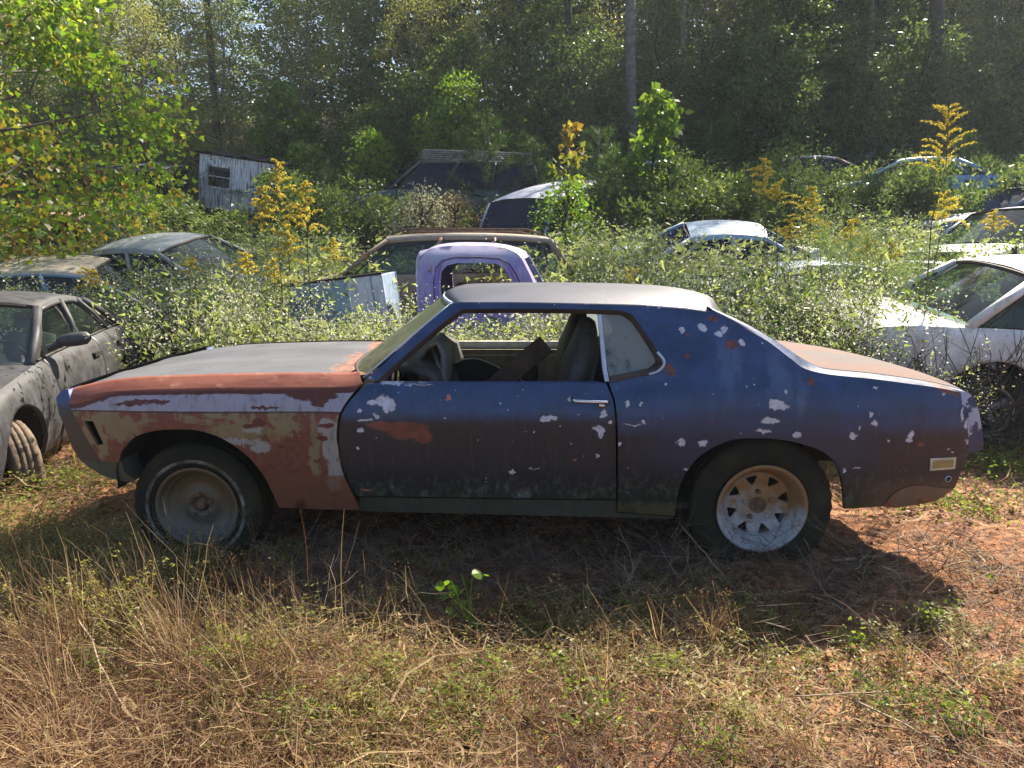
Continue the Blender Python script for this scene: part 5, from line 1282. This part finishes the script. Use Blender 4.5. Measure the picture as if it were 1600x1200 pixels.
# young pines: whorls of long needles
def pine_mesh(H_, seed, n=26):
    r = np.random.default_rng(seed); T = Geo(); v, f = tube([(0, 0, -.1), (0.02, 0, H_ * .5), (0, .02, H_)], [.035, .025, .01], 7); T.add(v, f); N = Geo()
    for i in range(n):
        z = H_ * (.15 + .82 * i / n); L = (H_ - z) * .42 + .15; a = i * 2.4; p1 = np.array([L * math.cos(a), L * math.sin(a), z + L * .55])
        v, f = tube([(0, 0, z), tuple(p1)], [.012, .005], 4, False); T.add(v, f)
        for t in np.linspace(.35, 1, 5):
            m = 26; P = np.array([0, 0, z]) * (1 - t) + p1 * t; B = np.repeat(P[None], m, 0); dv = nrm(p1 - np.array([0, 0, z]))[None] * .8 + r.normal(size=(m, 3)) * .65
            v, f = leaves(B, dv, r.uniform(.12, .24, m), .012, r); N.add(v, f, rep(4, np.clip(r.normal(.5, .2, m), 0, 1)))
    return T.mesh('trunk', bark_m, True), N.mesh('crown', pine_m)
pm = [pine_mesh(2.4, 301), pine_mesh(1.9, 302)]
for px, yt, Y, k, s, lb in ((758, 175, 16.5, 0, 1, 'young pine with long needles right of the roof racked off-roader'), (935, 200, 15.5, 0, .95, 'young bright green pine between the van and the yellow green sapling'), (830, 215, 17, 1, 1, 'small pine above the van roof'), (1110, 190, 18, 0, 1.2, 'dark young pine left of the right hand shaded cars'), (480, 225, 17.5, 1, 1.1, 'small bright pine to the right of the camper body'), (1500, 215, 17, 1, 1.2, 'shaded little pine behind the tall goldenrod'), (960, 240, 14.5, 1, .8, 'lowest small pine beside the bare forked twig')):
    X, Z = U(px, yt, Y); t_ = tree(pm[k], 'young_pine', lb, (X, Y, Z - (2.4, 1.9)[k] * s), random.uniform(0, 6), (s, s, s))

# goldenrods
def goldenrod(label, px, yt, Y, plume=.45, nb=18, seed=0, droop=1., lw=1., leafy=1., spread=.22):
    X, Z = U(px, yt, Y); g = float(tz(X, Y)); H_ = Z - g; r = np.random.default_rng(seed + 400)
    o = thing('goldenrod', label, 'goldenrod', (X, Y, g)); pts = limbpath((r.normal(0, .06), r.normal(0, .06), 0), (0, 0, H_), r, 7, .012)
    S = Geo(); S.add(*tube(pts, list(np.linspace(.008, .003, 7)), 5)); N = Geo(); Fl = Geo()
    for i in range(nb):
        t = i / nb; z = H_ - plume * (1 - t); a = i * 2.4 + r.normal(0, .7); L = spread * (1 - t * .8) * r.uniform(.45, 1.25) + .02
        B = np.array([[0, 0, z]]); v, f, c = blades(B, a, r.uniform(.15, .5), L, .004, r.uniform(.9, 1.9) * droop, 8, .05, r); S.add(v, f); m = 80
        tt = r.uniform(.18, 1, m) * 7.99; j = tt.astype(int); u = (tt - j)[:, None]; P = c[0, j] * (1 - u) + c[0, j + 1] * u + np.array([0, 0, .006]) + r.normal(0, .004, (m, 3))
        v, f = leaves(P, r.normal(size=(m, 3)) + [0, 0, 1.0], .014 * lw, .0095 * lw, r); Fl.add(v, f, rep(4, r.uniform(0, 1, m)))
    m = int(110 * leafy); z = r.uniform(.25, 1, m) * (H_ - plume * .8); a = r.uniform(0, 6.28, m); P = np.stack([0 * z, 0 * z, z], 1)
    v, f = leaves(P, np.stack([np.cos(a), np.sin(a), .3 + r.normal(0, .3, m)], 1), r.uniform(.05, .11, m), .013, r); N.add(v, f, rep(4, r.uniform(.2, .9, m)))
    S.obj('stem', stem_m, o); N.obj('foliage', weed_m, o); Fl.obj('plume', gold_m, o); return o
goldenrod('tallest of the three yellow goldenrods left of the purple cab', 432, 252, 6.8, .62, 26, 1, spread=.28, lw=1.3)
goldenrod('broad goldenrod just right of the tallest one on the left side', 476, 286, 6.9, .50, 24, 2, spread=.26, lw=1.3)
goldenrod('narrow goldenrod just left of the tallest one on the left side', 408, 294, 6.7, .42, 18, 3, spread=.18, lw=1.3)
goldenrod('short goldenrod at the foot of the tall three on the left', 448, 352, 6.6, .35, 20, 4, lw=1.2)
goldenrod('small golden plume left of the brown station wagon', 520, 376, 8.6, .28, 16, 5, lw=1.4)
goldenrod('leafy goldenrod with a yellow top right of the pale blue car', 1193, 250, 6.9, .36, 18, 6, lw=1.3, leafy=2.6)
goldenrod('goldenrod with side plume close beside the leafy one', 1216, 288, 7.0, .22, 12, 7, lw=1.3)
goldenrod('lower goldenrod of the pair standing right of the pale blue car', 1268, 293, 7.1, .42, 20, 8, lw=1.3)
goldenrod('very tall goldenrod with faded drooping branches standing over the blue coupe boot', 1483, 166, 5.75, .55, 24, 9, droop=.75, spread=.34, leafy=.5)
goldenrod('yellow goldenrod behind the stem of the very tall faded one', 1476, 306, 6.8, .30, 16, 10, spread=.3, lw=1.3)
goldenrod('golden plume behind the white coupe roof', 1556, 330, 7.6, .25, 14, 11, lw=1.3)
goldenrod('goldenrod in the weeds below the collapsed shed', 274, 295, 12.5, .35, 16, 12, lw=1.6)
goldenrod('small goldenrod in weeds behind the charcoal sedan roof', 138, 422, 7.3, .22, 14, 13, lw=1.3)
goldenrod('bright goldenrod tuft just left of the pickup bed', 428, 405, 7.0, .30, 16, 14, lw=1.3)
goldenrod('golden tuft right of the purple cab above the blue roof', 985, 424, 7.4, .18, 14, 15, lw=1.4)
for i, (px, yt, lb) in enumerate(((1235, 345, 'between the leafy goldenrod and the lower one'), (1290, 352, 'at the foot of the lower goldenrod right of the blue car'), (1330, 345, 'in front of the feathery drooping bush'), (1355, 372, 'between the two feathery bushes'), (1395, 380, 'just left of the very tall goldenrod, low in the weeds'), (300, 405, 'in weeds under the silver car'), (385, 398, 'left of the three tall goldenrods'), (240, 330, 'below the collapsed shed, second from left'), (210, 340, 'below the collapsed shed, leftmost'), (720, 470, 'seen through the open window of the blue coupe'))):
    goldenrod('short goldenrod ' + lb, px, yt, 7.6 + .4 * (i % 3) + (4.5 if yt < 341 and px < 400 else 0), .26, 14, 30 + i, lw=1.4)['group'] = 'short goldenrods among the weeds'
# feathery dogfennel
def fennel(label, px, yt, Y, Hh, seed, rad=.34):
    X, Z = U(px, yt, Y); r = np.random.default_rng(seed); o = thing('feathery_bush', label, 'bush', (X, Y, Z - Hh)); S = Geo(); N = Geo(); nst = 10; a = r.uniform(0, 6.28, nst)
    v, f, c = blades(np.zeros((nst, 3)), a, r.uniform(0, .16, nst), Hh * r.uniform(.85, 1.25, nst), .008, r.uniform(.3, 1.5, nst), 9, .05, r); S.add(v, f)
    m = 5200; i = r.integers(0, nst, m); t = r.uniform(.35, 1, m) * 8.99; j = t.astype(int); u = (t - j)[:, None]; P = c[i, j] * (1 - u) + c[i, j + 1] * u + r.normal(0, .05, (m, 3))
    v, f = leaves(P, r.normal(size=(m, 3)) * .6 + [0, 0, -.6], r.uniform(.04, .09, m), .005, r); N.add(v, f, rep(4, np.clip(r.normal(.5, .2, m), 0, 1))); S.obj('stem', stem_m, o); N.obj('foliage', fern_m, o)
fennel('feathery drooping grey green bush left of the very tall goldenrod', 1335, 285, 7.6, 1.6, 501); fennel('smaller feathery bush whose top nods beside the white coupe roof', 1400, 335, 7.2, 1.3, 502)
fennel('feathery green bush right of the purple cab windscreen', 900, 372, 8.8, 1.35, 503)

# ------------------------------------------------------------------ foreground
rs = np.random.default_rng(99)
def xy(n, y0, y1, xm=.86, ex=1.0):
    y = y0 + (y1 - y0) * rs.random(n) ** ex; x = rs.uniform(-1, 1, n) * (xm * y + .25); return x, y
def shadezone(x, y): return (y > 2.75) & (y < 5.0) & (x > -2.4) & (x < 2.1)
def patch(x, y, k=1.7, ph=0): return .5 + .25 * np.sin(x * k * 1.9 + 1.3 + ph + 1.1 * np.sin(y * k)) + .25 * np.sin(y * k * 2.3 + ph * 2 + x * .9)
# fallen straw and stems lying on the clay
n = 86000; x, y = xy(n, 1.0, 6.0, xm=.95, ex=1.25); keep = rs.random(n) < np.where(shadezone(x, y) & (y > 3.15), .16, 1) * np.clip(1.15 - .42 * np.clip(x - .2, 0, 2) + .9 * (patch(x, y) - .5), .16, 1) * np.where(y > 4.9, .35, 1)
x, y = x[keep], y[keep]; n = len(x); hh = rs.random(n) ** 1.7 * (.05 + .10 * patch(x, y, 1.3, 2) * np.clip(.9 - x * .25, .2, 1.2))
L_ = rs.gamma(2.2, .048, n) + .03; G = Geo()
v, f, c = blades(np.stack([x, y, tz(x, y) + hh], 1), rs.uniform(0, 6.28, n), rs.normal(.97, .10, n), L_, rs.gamma(3, .0010, n) + .001, rs.normal(.15, .5, n), 4, .28, rs)
v[:, 2] = np.maximum(v[:, 2], tz(v[:, 0], v[:, 1]) + .004)
G.add(v, f, rep(10, np.clip(rs.normal(.5, .25, n) + .55 * (patch(x, y, 2.6, 3) - .55), 0, 1)))
G.obj('straw_litter', straw_m, None, kind='stuff', label='tangled dead straw and stems lying on red clay in the foreground', cat='straw')
# brown leaf litter
n = 19000; x, y = xy(n, 1.0, 6.2, xm=.95); k = rs.random(n) < .35 + .65 * patch(x, y, 2.2, 1); x, y = x[k], y[k]; n = len(x); P = np.stack([x, y, tz(x, y) + .004 + rs.random(n) * .02], 1)
v, f = leaves(P, np.stack([rs.normal(size=n), rs.normal(size=n), rs.normal(0, .3, n)], 1), rs.uniform(.010, .030, n), rs.uniform(.006, .015, n), rs)
Geo().add(v, f, rep(4, rs.random(n) ** 1.5)).obj('leaf_litter', leafmat('brown_litter', [(.07, .035, .022), (.16, .085, .05), (.30, .20, .13)], (.8, .8, .7)), None, kind='stuff', label='crumbled brown leaves strewn over the red clay', cat='leaf litter')
n = 900; x, y = xy(n, 1.55, 5.5); P = np.stack([x, y, tz(x, y) + .01 + rs.random(n) * .03], 1); v, f = leaves(P, np.stack([rs.normal(size=n), rs.normal(size=n), rs.normal(0, .35, n)], 1), rs.uniform(.03, .06, n), rs.uniform(.018, .035, n), rs)
Geo().add(v, f, rep(4, rs.random(n) ** 1.3)).obj('fallen_leaves', D.materials['brown_litter'], None, kind='stuff', label='curled brown fallen leaves scattered through the straw', cat='fallen leaves')
# dry wiry grass, thick at the left, leaning left
n = 18000; x, y = xy(n, 1.1, 3.3, xm=.95); pr = np.clip(.95 - .55 * (x + .7), .05, 1) * np.clip(patch(x, y, 1.2, .6) * 1.5, .15, 1) * np.where(shadezone(x, y), .35, 1); k = rs.random(n) < pr; x, y = x[k], y[k]; n = len(x)
G = Geo(); left = np.clip(.5 - x * .4, 0, 1); az = np.where(rs.random(n) < .25 + .4 * left, rs.normal(2.6, .55, n), rs.uniform(0, 6.28, n))
v, f, c = blades(np.stack([x, y, tz(x, y)], 1), az, np.clip(rs.normal(.42, .25, n), 0, 1.0), (rs.gamma(3, .045, n) + .04) * (.55 + .85 * left), rs.uniform(.0013, .0030, n), rs.normal(.55, .5, n), 5, .10, rs)
G.add(v, f, rep(12, np.clip(rs.normal(.62, .25, n), 0, 1))); k = rs.random(n) < .16; tip = c[k][:, -1]; m = 7
P = np.repeat(c[k][:, -1], m, 0) + rs.normal(0, .012, (k.sum() * m, 3)); v, f = leaves(P, rs.normal(size=P.shape), .010, .004, rs); G.add(v, f, rep(4, rs.random(len(P)) * .6))
for i in range(26):
    px, py = random.choice(((290, 1085), (200, 1120), (330, 1060), (120, 1150), (60, 1000), (170, 1010), (420, 1120), (250, 960), (40, 1190), (520, 1060), (1110, 1010), (1190, 960), (940, 1120), (1290, 1180)))
    a_ = (px + random.gauss(0, 35) - 800) / FOC; g_ = (a_ * 2.2, max(1.7, CAM_H / math.tan(PITCH + math.atan((py - 600) / FOC)) + random.gauss(0, .08))); g_ = (a_ * g_[1] * 1.1, g_[1]); m = 46; w_ = 1 if px < 560 else .55
    v, f, c = blades(np.stack([g_[0] + rs.normal(0, .025, m), g_[1] + rs.normal(0, .025, m), np.full(m, 0.)], 1), rs.normal(2.7, .7, m), np.clip(rs.normal(.42, .18, m), .05, .95), rs.uniform(.18, .52, m) * w_, rs.uniform(.002, .0042, m), rs.normal(.35, .35, m), 6, .06, rs); G.add(v, f, rep(14, np.clip(rs.normal(.62, .26, m), 0, 1)))
G.obj('dry_grass', straw_m, None, kind='stuff', label='wiry straw coloured grass leaning left, thickest at lower left', cat='grass')
# ankle high bushy weeds at the left and in the middle of the foreground
pw = [clump(.42, 60 + i, nst=11, nl=34, nf=0, leaf=(.020, .006), fs=.006, spread=.14) for i in range(4)] + [clump(.42, 66, nst=20, nl=12, nf=8, leaf=(.014, .003), fs=.005, spread=.10)]
pl = []
for cx, cy, sx, sy, k, h0 in ((120, 880, 150, 30, 34, .62), (230, 905, 70, 20, 12, .5), (60, 960, 90, 30, 14, .7), (280, 1000, 80, 40, 10, .7), (840, 1010, 150, 30, 8, .38), (640, 1050, 90, 30, 5, .4), (1160, 1010, 60, 30, 4, .5), (960, 1000, 90, 25, 5, .4), (1420, 1050, 70, 60, 7, .4), (520, 1150, 160, 30, 8, .5)):
    for _ in range(k):
        px, py = random.gauss(cx, sx), random.gauss(cy, sy); b_ = math.atan((py - 600) / FOC) + PITCH; Y_ = CAM_H / math.tan(b_); X_ = (px - 800) / FOC * Y_ * 1.08
        if Y_ > 1.75: pl.append((X_, Y_, float(tz(X_, Y_)) - .01, random.uniform(0, 6.28), random.uniform(.7, 1.2), h0 * random.uniform(.5, 1.15), random.randrange(5)))
scatter('bushy_foreground_weeds', pw, pl, [straw_m, leafmat('yellow_green_weed', [(.10, .10, .035), (.19, .20, .06), (.33, .31, .11)], (1.4, 1.4, .7)), aster_m], 'knee high yellow green weeds before the front tyre and in the near centre', 'weeds')
# low green creeping plants
def cover(n, cen, name, label, mat, sz=(.007, .016), h=.07):
    cx, cy, rx, ry = (np.array([c[i] for c in cen]) for i in range(4)); i = rs.integers(0, len(cen), n)
    x = cx[i] + rs.normal(0, 1, n) * rx[i]; y = cy[i] + rs.normal(0, 1, n) * ry[i]; st = 260 * len(cen); j = rs.integers(0, st, n)
    k = y > 1.5; x, y, j = x[k], y[k], j[k]; n = len(x); z = tz(x, y) + rs.random(n) ** 1.3 * h * (.5 + patch(x, y, 3)); P = np.stack([x, y, z], 1)
    v, f = leaves(P, np.stack([rs.normal(size=n), rs.normal(size=n), rs.uniform(-.2, .9, n)], 1), rs.uniform(*sz, n) * 1.35, rs.uniform(*sz, n) * .75, rs); G = Geo().add(v, f, rep(4, np.clip(rs.normal(.5, .25, n), 0, 1)))
    m = n // 9; v, f, c = blades(P[:m] * [1, 1, 0] + np.stack([0 * z[:m], 0 * z[:m], tz(x[:m], y[:m])], 1), rs.uniform(0, 6.28, m), rs.uniform(.2, .8, m), .07, .0018, .5, 3, .1, rs); G.add(v, f, .3)
    G.obj(name, mat, None, kind='stuff', label=label, cat='ground cover')
def gp(px, py): # ground point under a pixel
    a = (px - 800) / FOC; b = -(py - 600) / FOC; dz = -math.sin(PITCH) + b * math.cos(PITCH); t = -CAM_H / dz; return a * t, (math.cos(PITCH) + b * math.sin(PITCH)) * t
def cz_(px, py, rx, ry): g = gp(px, py); return (g[0], g[1], rx, ry)
cover(12000, [cz_(820, 960, .30, .10), cz_(700, 1010, .25, .12), cz_(960, 1020, .28, .14), cz_(620, 1110, .28, .15), cz_(760, 1160, .35, .10), cz_(560, 1180, .22, .1), cz_(1010, 940, .2, .06), cz_(230, 885, .30, .08), cz_(60, 860, .35, .14), cz_(330, 905, .10, .05), cz_(1150, 1120, .22, .12), cz_(1250, 1030, .18, .10), cz_(1420, 1100, .12, .15), cz_(100, 930, .4, .10), cz_(250, 1040, .3, .12), cz_(440, 1150, .2, .1)], 'green_ground_cover', 'low yellow green creeping leaves over the straw in the foreground', green_m)
cover(7000, [cz_(90, 760, .25, .12), cz_(230, 742, .5, .15), cz_(1560, 735, .3, .2), cz_(1500, 790, .3, .15), cz_(1590, 680, .2, .25), cz_(1380, 740, .15, .1), cz_(0, 800, .3, .2)], 'sunlit_ground_cover', 'patchy green growth in the sun beyond the wheels of the blue coupe', green_m, (.012, .026), .13)
cover(4200, [cz_(px, py, .05, .035) for px, py in ((470, 985), (560, 1000), (350, 1075), (640, 960), (820, 1000), (880, 1060), (980, 985), (1040, 1050), (760, 1090), (600, 1070), (480, 1150), (930, 1150), (1120, 1180), (700, 1130), (150, 1060), (250, 930), (80, 900), (1330, 1010), (1450, 990), (1500, 1150), (1000, 900), (620, 890), (450, 905))], 'scattered_leafy_weeds', 'small leafy green weed tufts poking through the foreground straw', green_m, (.009, .021), .12)
# grass around the tail and far side of the car
n = 5200; x, y = xy(n, 4.7, 6.2); k = (rs.random(n) < np.where(x > 1.9, 1, .45)); x, y = x[k], y[k]; n = len(x); G = Geo()
v, f, c = blades(np.stack([x, y, tz(x, y)], 1), rs.uniform(0, 6.28, n), rs.uniform(.1, .8, n), rs.uniform(.10, .35, n), .004, rs.uniform(.2, 1.2, n), 4, .1, rs); G.add(v, f, rep(10, rs.random(n)))
G.obj('tall_grass', green_m, None, kind='stuff', label='green and yellow grass tufts on the far side of the blue coupe', cat='grass')
# twiggy dead stems
def twigs(name, label, cen, n, L, rr=.0022, up=.5, kids=3, mat=twig_m, zz=0.):
    G = Geo()
    for i in range(n):
        cx, cy, rx, ry = cen[i % len(cen)]; p = np.array([random.gauss(cx, rx), random.gauss(cy, ry), zz]); p[2] += float(tz(p[0], p[1])); a = random.uniform(0, 6.28); d = np.array([math.cos(a), math.sin(a) * .7, random.uniform(0, up * 2)]); d /= np.linalg.norm(d); P = [p]; l = L * random.uniform(.5, 1.3)
        for s in range(5): d = nrm(d + rs.normal(0, .17, 3) + [0, 0, -.03]); P.append(P[-1] + d * l / 5)
        P = [np.array([q[0], q[1], max(q[2], float(tz(q[0], q[1])) + .004)]) for q in P]
        G.add(*tube(P, list(np.linspace(rr, rr * .4, 6)), 3, False))
        for k in range(kids):
            b = P[random.randrange(1, 5)]; e = nrm(d + rs.normal(0, .6, 3)) * l * random.uniform(.15, .4); G.add(*tube([b, b + e * .5 + rs.normal(0, .006, 3), b + e], [rr * .6, rr * .5, rr * .25], 3, False))
    G.obj(name, mat, None, kind='stuff', label=label, cat='twigs')
twigs('dead_twigs', 'branching dead twigs and vines matted in the shade under the blue coupe', [cz_(600, 930, .5, .2), cz_(850, 900, .5, .2), cz_(1150, 910, .45, .2), cz_(1330, 900, .35, .25), cz_(420, 900, .25, .2), cz_(1000, 880, .5, .15), cz_(700, 960, .4, .08)], 900, .42, .0021, .22, mat=simple('grey_brown_vine', (.10, .08, .065), .9, var=.5))
twigs('foreground_twigs', 'pale branching twigs among the foreground straw', [cz_(1100, 950, .3, .15), cz_(1500, 1000, .3, .3), cz_(200, 1000, .35, .25), cz_(1300, 1120, .4, .2), cz_(300, 860, .2, .1), cz_(500, 1080, .3, .2)], 260, .28, .0018, .5, mat=simple('pale_twig', (.34, .25, .18), .85, var=.3))
X1, _ = U(1480, 560, 5.35)
twigs('dead_vines', 'dark leafless vines climbing in front of the white coupe flank', [(X1 - .35, 5.25, .18, .06), (X1, 5.22, .2, .06), (X1 + .3, 5.2, .12, .04), (X1 - .6, 5.25, .12, .05)], 110, .95, .0055, 1.6, 5, simple('dark_vine', (.07, .05, .045), .9), .05)
pl = [(X1 + random.uniform(-1.0, .05), random.uniform(5.25, 5.4), .0, random.uniform(0, 6), .8, random.uniform(.55, .85), random.randrange(5)) for _ in range(8)]
scatter('vine_foliage', prA, pl, [stem_m, weed_m, aster_m, mid_m], 'sparse white flowered stems growing against the white coupe', 'weeds')
# long sticks
def stick(label, a, b, rr, m_=None, lift=.03, lift2=None):
    A = gp(*a); B = gp(*b); la = lift; lb = lift if lift2 is None else lift2; o = thing('stick', label, 'stick', (A[0], A[1], 0)); r = np.random.default_rng(int(a[0])); q = limbpath((0, 0, la), (B[0] - A[0], B[1] - A[1], lb), r, 9, .007)
    part('branch', *tube(q, list(np.linspace(rr, rr * .6, 9)), 7), m_ or simple('weathered_stick', (.34, .26, .17), .8, var=.3), o, True)
    for t in (3, 5, 6): e = np.array(q[t]) + r.normal(0, .05, 3) * [1, 1, .3]; part('twig', *tube([q[t], tuple(e)], [rr * .45, rr * .2], 5), twig_m, o)
stick('long pale straight stick at the lower right corner', (1330, 1105), (1560, 1215), .0045); stick('brown stalk lying from the right rear tyre towards the right', (1300, 885), (1480, 862), .008); stick('pale curved stick lying near the lower right above the long straight one', (1240, 1100), (1400, 1092), .003)
stick('dark thin stem rising in front of the right foreground straw', (1545, 1190), (1440, 960), .003, simple('dark_stem', (.08, .05, .04), .8), .02, .12); stick('pale stalk leaning against the right rear tyre', (1150, 930), (1055, 870), .004, None, .02, .20)
stick('straw coloured cane leaning across the lower left grass', (250, 1215), (120, 1010), .0045, None, .03, .16); stick('second cane rising toward the left front wheel from the lower left', (300, 1110), (160, 950), .004, None, .03, .22); stick('grey stem sloping down to the ground beneath the blue coupe door', (835, 880), (800, 800), .006, twig_m, .01, .22)
# the pale stemmed plant with yellow green round leaves in front of the coupe door
def lily():
    g = gp(745, 1000); o = thing('broad_leaved_plant', 'small sunlit plant with rounded yellow green leaves in front of the coupe door', 'plant', (g[0], g[1], 0)); S = Geo(); r = np.random.default_rng(5)
    stalks = [[(0, 0, 0), (-.05, .03, .10), (-.10, .05, .22)], [(-.02, 0, .02), (-.04, .10, .14), (-.07, .16, .21)], [(0, 0, .02), (-.03, .05, .14), (-.02, .10, .24)]]
    for s in stalks: S.add(*tube(s, .003, 5))
    pts = [(-.11, .05, .23), (-.09, .05, .17), (-.05, .04, .13), (-.12, .06, .19), (-.08, .10, .10), (-.04, .02, .08), (.0, .04, .06), (.02, .10, .24), (-.10, .03, .12), (-.02, .02, .11), (-.13, .08, .14), (.03, .02, .05)]
    sp_ = [np.array(q) * (1 - t) + np.array(q2) * t for s in stalks for q, q2 in zip(s, s[1:]) for t in (0, .5, 1)]
    for p in pts: q = min(sp_, key=lambda a: np.linalg.norm(a + [0, 0, .03] - np.array(p))); S.add(*tube([tuple(q), tuple((q + np.array(p)) / 2 + [0, 0, .006]), p], .0018, 4))
    S.obj('stem', lilyleaf_m, o)
    out = [(0, 0), (.32, .05), (.52, .38), (.36, .78), (.0, 1.0), (-.36, .78), (-.52, .38), (-.32, .05)]
    pts += [tuple(np.array(q) + r.normal(0, .022, 3)) for q in pts]
    for i, p in enumerate(pts):
        L = r.uniform(.022, .042) * (1.25 if i == 7 else 1); d = nrm(r.normal(size=3) + [0, -.5, .3]); s = nrm(np.cross(d, r.normal(size=3) * .5 + [0, -1, .6])); n_ = np.cross(d, s)
        v = [tuple(np.array(p) + s * a * L + d * b * L + n_ * .12 * L * abs(a)) for a, b in out]; v.append(tuple(np.array(p) + d * .5 * L - n_ * .05 * L)); part('leaf', v, [(j, (j + 1) % 8, 8) for j in range(8)], lilyleaf_m, o)
lily()
def sprig(label, px, py, n, h, mat, seed, rad=.12, leaf=.022):
    g = gp(px, py); o = thing('leafy_sprig', label, 'plant', (g[0], g[1], 0)); r = np.random.default_rng(seed); k = 7; a = r.uniform(0, 6.28, k); v, f, c = blades(np.zeros((k, 3)), a, r.uniform(.2, .75, k), h * r.uniform(.7, 1.2, k), .0028, .4, 6, .08, r)
    Geo().add(v, f).obj('stem', stem_m, o); i = r.integers(0, k, n); t = r.uniform(.2, 1, n) * 5.99; j = t.astype(int); u = (t - j)[:, None]; P = c[i, j] * (1 - u) + c[i, j + 1] * u
    v, f = leaves(P, r.normal(size=(n, 3)) + [0, 0, .4], r.uniform(.6, 1.2, n) * leaf, .35 * leaf, r); Geo().add(v, f, rep(4, r.random(n))).obj('foliage', mat, o)
sprig('grey green leafy sprig in the left foreground right of the dry grass', 440, 1010, 420, .22, fern_m, 1); sprig('grey green sprig with pale buds next to the left foreground one', 520, 990, 380, .20, fern_m, 2); sprig('upright dark green sprig in the shade left of the round leaved plant', 690, 905, 200, .20, green_m, 3)
sprig('dark bristly stem at the lower right', 1395, 1110, 300, .16, mid_m, 4, leaf=.016); sprig('small blue green weed in straw at the right edge', 1530, 1000, 80, .10, fern_m, 5); sprig('bright yellow green leaf tuft near the right edge', 1555, 920, 26, .07, lilyleaf_m, 6, leaf=.04)
sprig('green weed standing in shade below the coupe rear side', 1130, 960, 130, .18, green_m, 7); sprig('low leafy weed by the front tyre', 300, 880, 150, .12, green_m, 8); sprig('bushy green weed beside the blue coupe tail', 1556, 735, 220, .22, green_m, 9, leaf=.03); sprig('green tuft between the front tyre and the bumper', 150, 800, 130, .10, green_m, 10)
sprig('dark green low plant at the bottom centre', 720, 1180, 260, .10, mid_m, 11, leaf=.026)
# bristly dry seed heads
for i, (px, py, h_) in enumerate(((390, 960, .30), (320, 905, .20), (1190, 905, .14), (1110, 1010, .20), (960, 1040, .16), (60, 1060, .3), (1240, 960, .14))):
    g = gp(px, py); o = thing('dry_seed_head', ('tall dry grass stalk with a bristly purple brown head before the front tyre', 'twiggy pale stalk right beside the front whitewall', 'pale bristly straw tuft before the rear rim', 'pale tuft of straw in sun between the rear wheel and the foreground centre', 'low pale straw tuft in the centre foreground', 'feathery straw plume at the lower left edge', 'straw tuft at the shadow edge below the rear wheel')[i], 'dry grass', (g[0], g[1], 0))
    k = 22; v, f, c = blades(rs.normal(0, .012, (k, 3)) * [1, 1, 0], rs.uniform(0, 6.28, k), rs.uniform(0, .45, k), h_ * rs.uniform(.5, 1.1, k), .003, .35, 5, .06, rs); Geo().add(v, f, rep(12, rs.random(k))).obj('stalk', straw_m, o)
    P = np.repeat(c[:, -1], 26, 0) + rs.normal(0, .014, (k * 26, 3)); v, f = leaves(P, rs.normal(size=P.shape), .018, .0022, rs); Geo().add(v, f, rep(4, rs.random(len(P)) * .7)).obj('seed_head', straw_m, o, kind='stuff')
# clods of clay
n = 420
G = Geo(); cl = [(1, 0, 0), (0, 1, 0), (-1, 0, 0), (0, -1, 0), (0, 0, .8), (0, 0, -.6)]
x, y = xy(n, 1.7, 5.2); 
for a, b in zip(x, y):
    s = random.uniform(.006, .024); v = [(a + (p[0] + random.gauss(0, .25)) * s, b + (p[1] + random.gauss(0, .25)) * s, float(tz(a, b)) + (p[2] + random.gauss(0, .2)) * s + s * .3) for p in cl]; G.add(v, [(0, 1, 4), (1, 2, 4), (2, 3, 4), (3, 0, 4), (1, 0, 5), (2, 1, 5), (3, 2, 5), (0, 3, 5)])
G.obj('clay_clods', simple('clay_clod', (.34, .16, .085), .95, var=.3), None, kind='stuff', label='small crumbs of red clay lying on the ground', cat='clods')

# pale blue air between the camera and the woods
hz = D.materials.new('pale_air'); hz.use_nodes = True; hz.node_tree.nodes.clear(); pv = hz.node_tree.nodes.new('ShaderNodeVolumePrincipled'); ho = hz.node_tree.nodes.new('ShaderNodeOutputMaterial')
pv.inputs['Color'].default_value = (.82, .90, 1, 1); pv.inputs['Density'].default_value = .0011; pv.inputs['Anisotropy'].default_value = .3; hz.node_tree.links.new(pv.outputs[0], ho.inputs['Volume'])
Geo().add(*box(-130, 130, -8, 170, -1.2, 44)).obj('haze', hz, None, kind='stuff')

print('TRIS', sum(len(m.loops) - 2 * len(m.polygons) for m in D.meshes), len(D.objects))
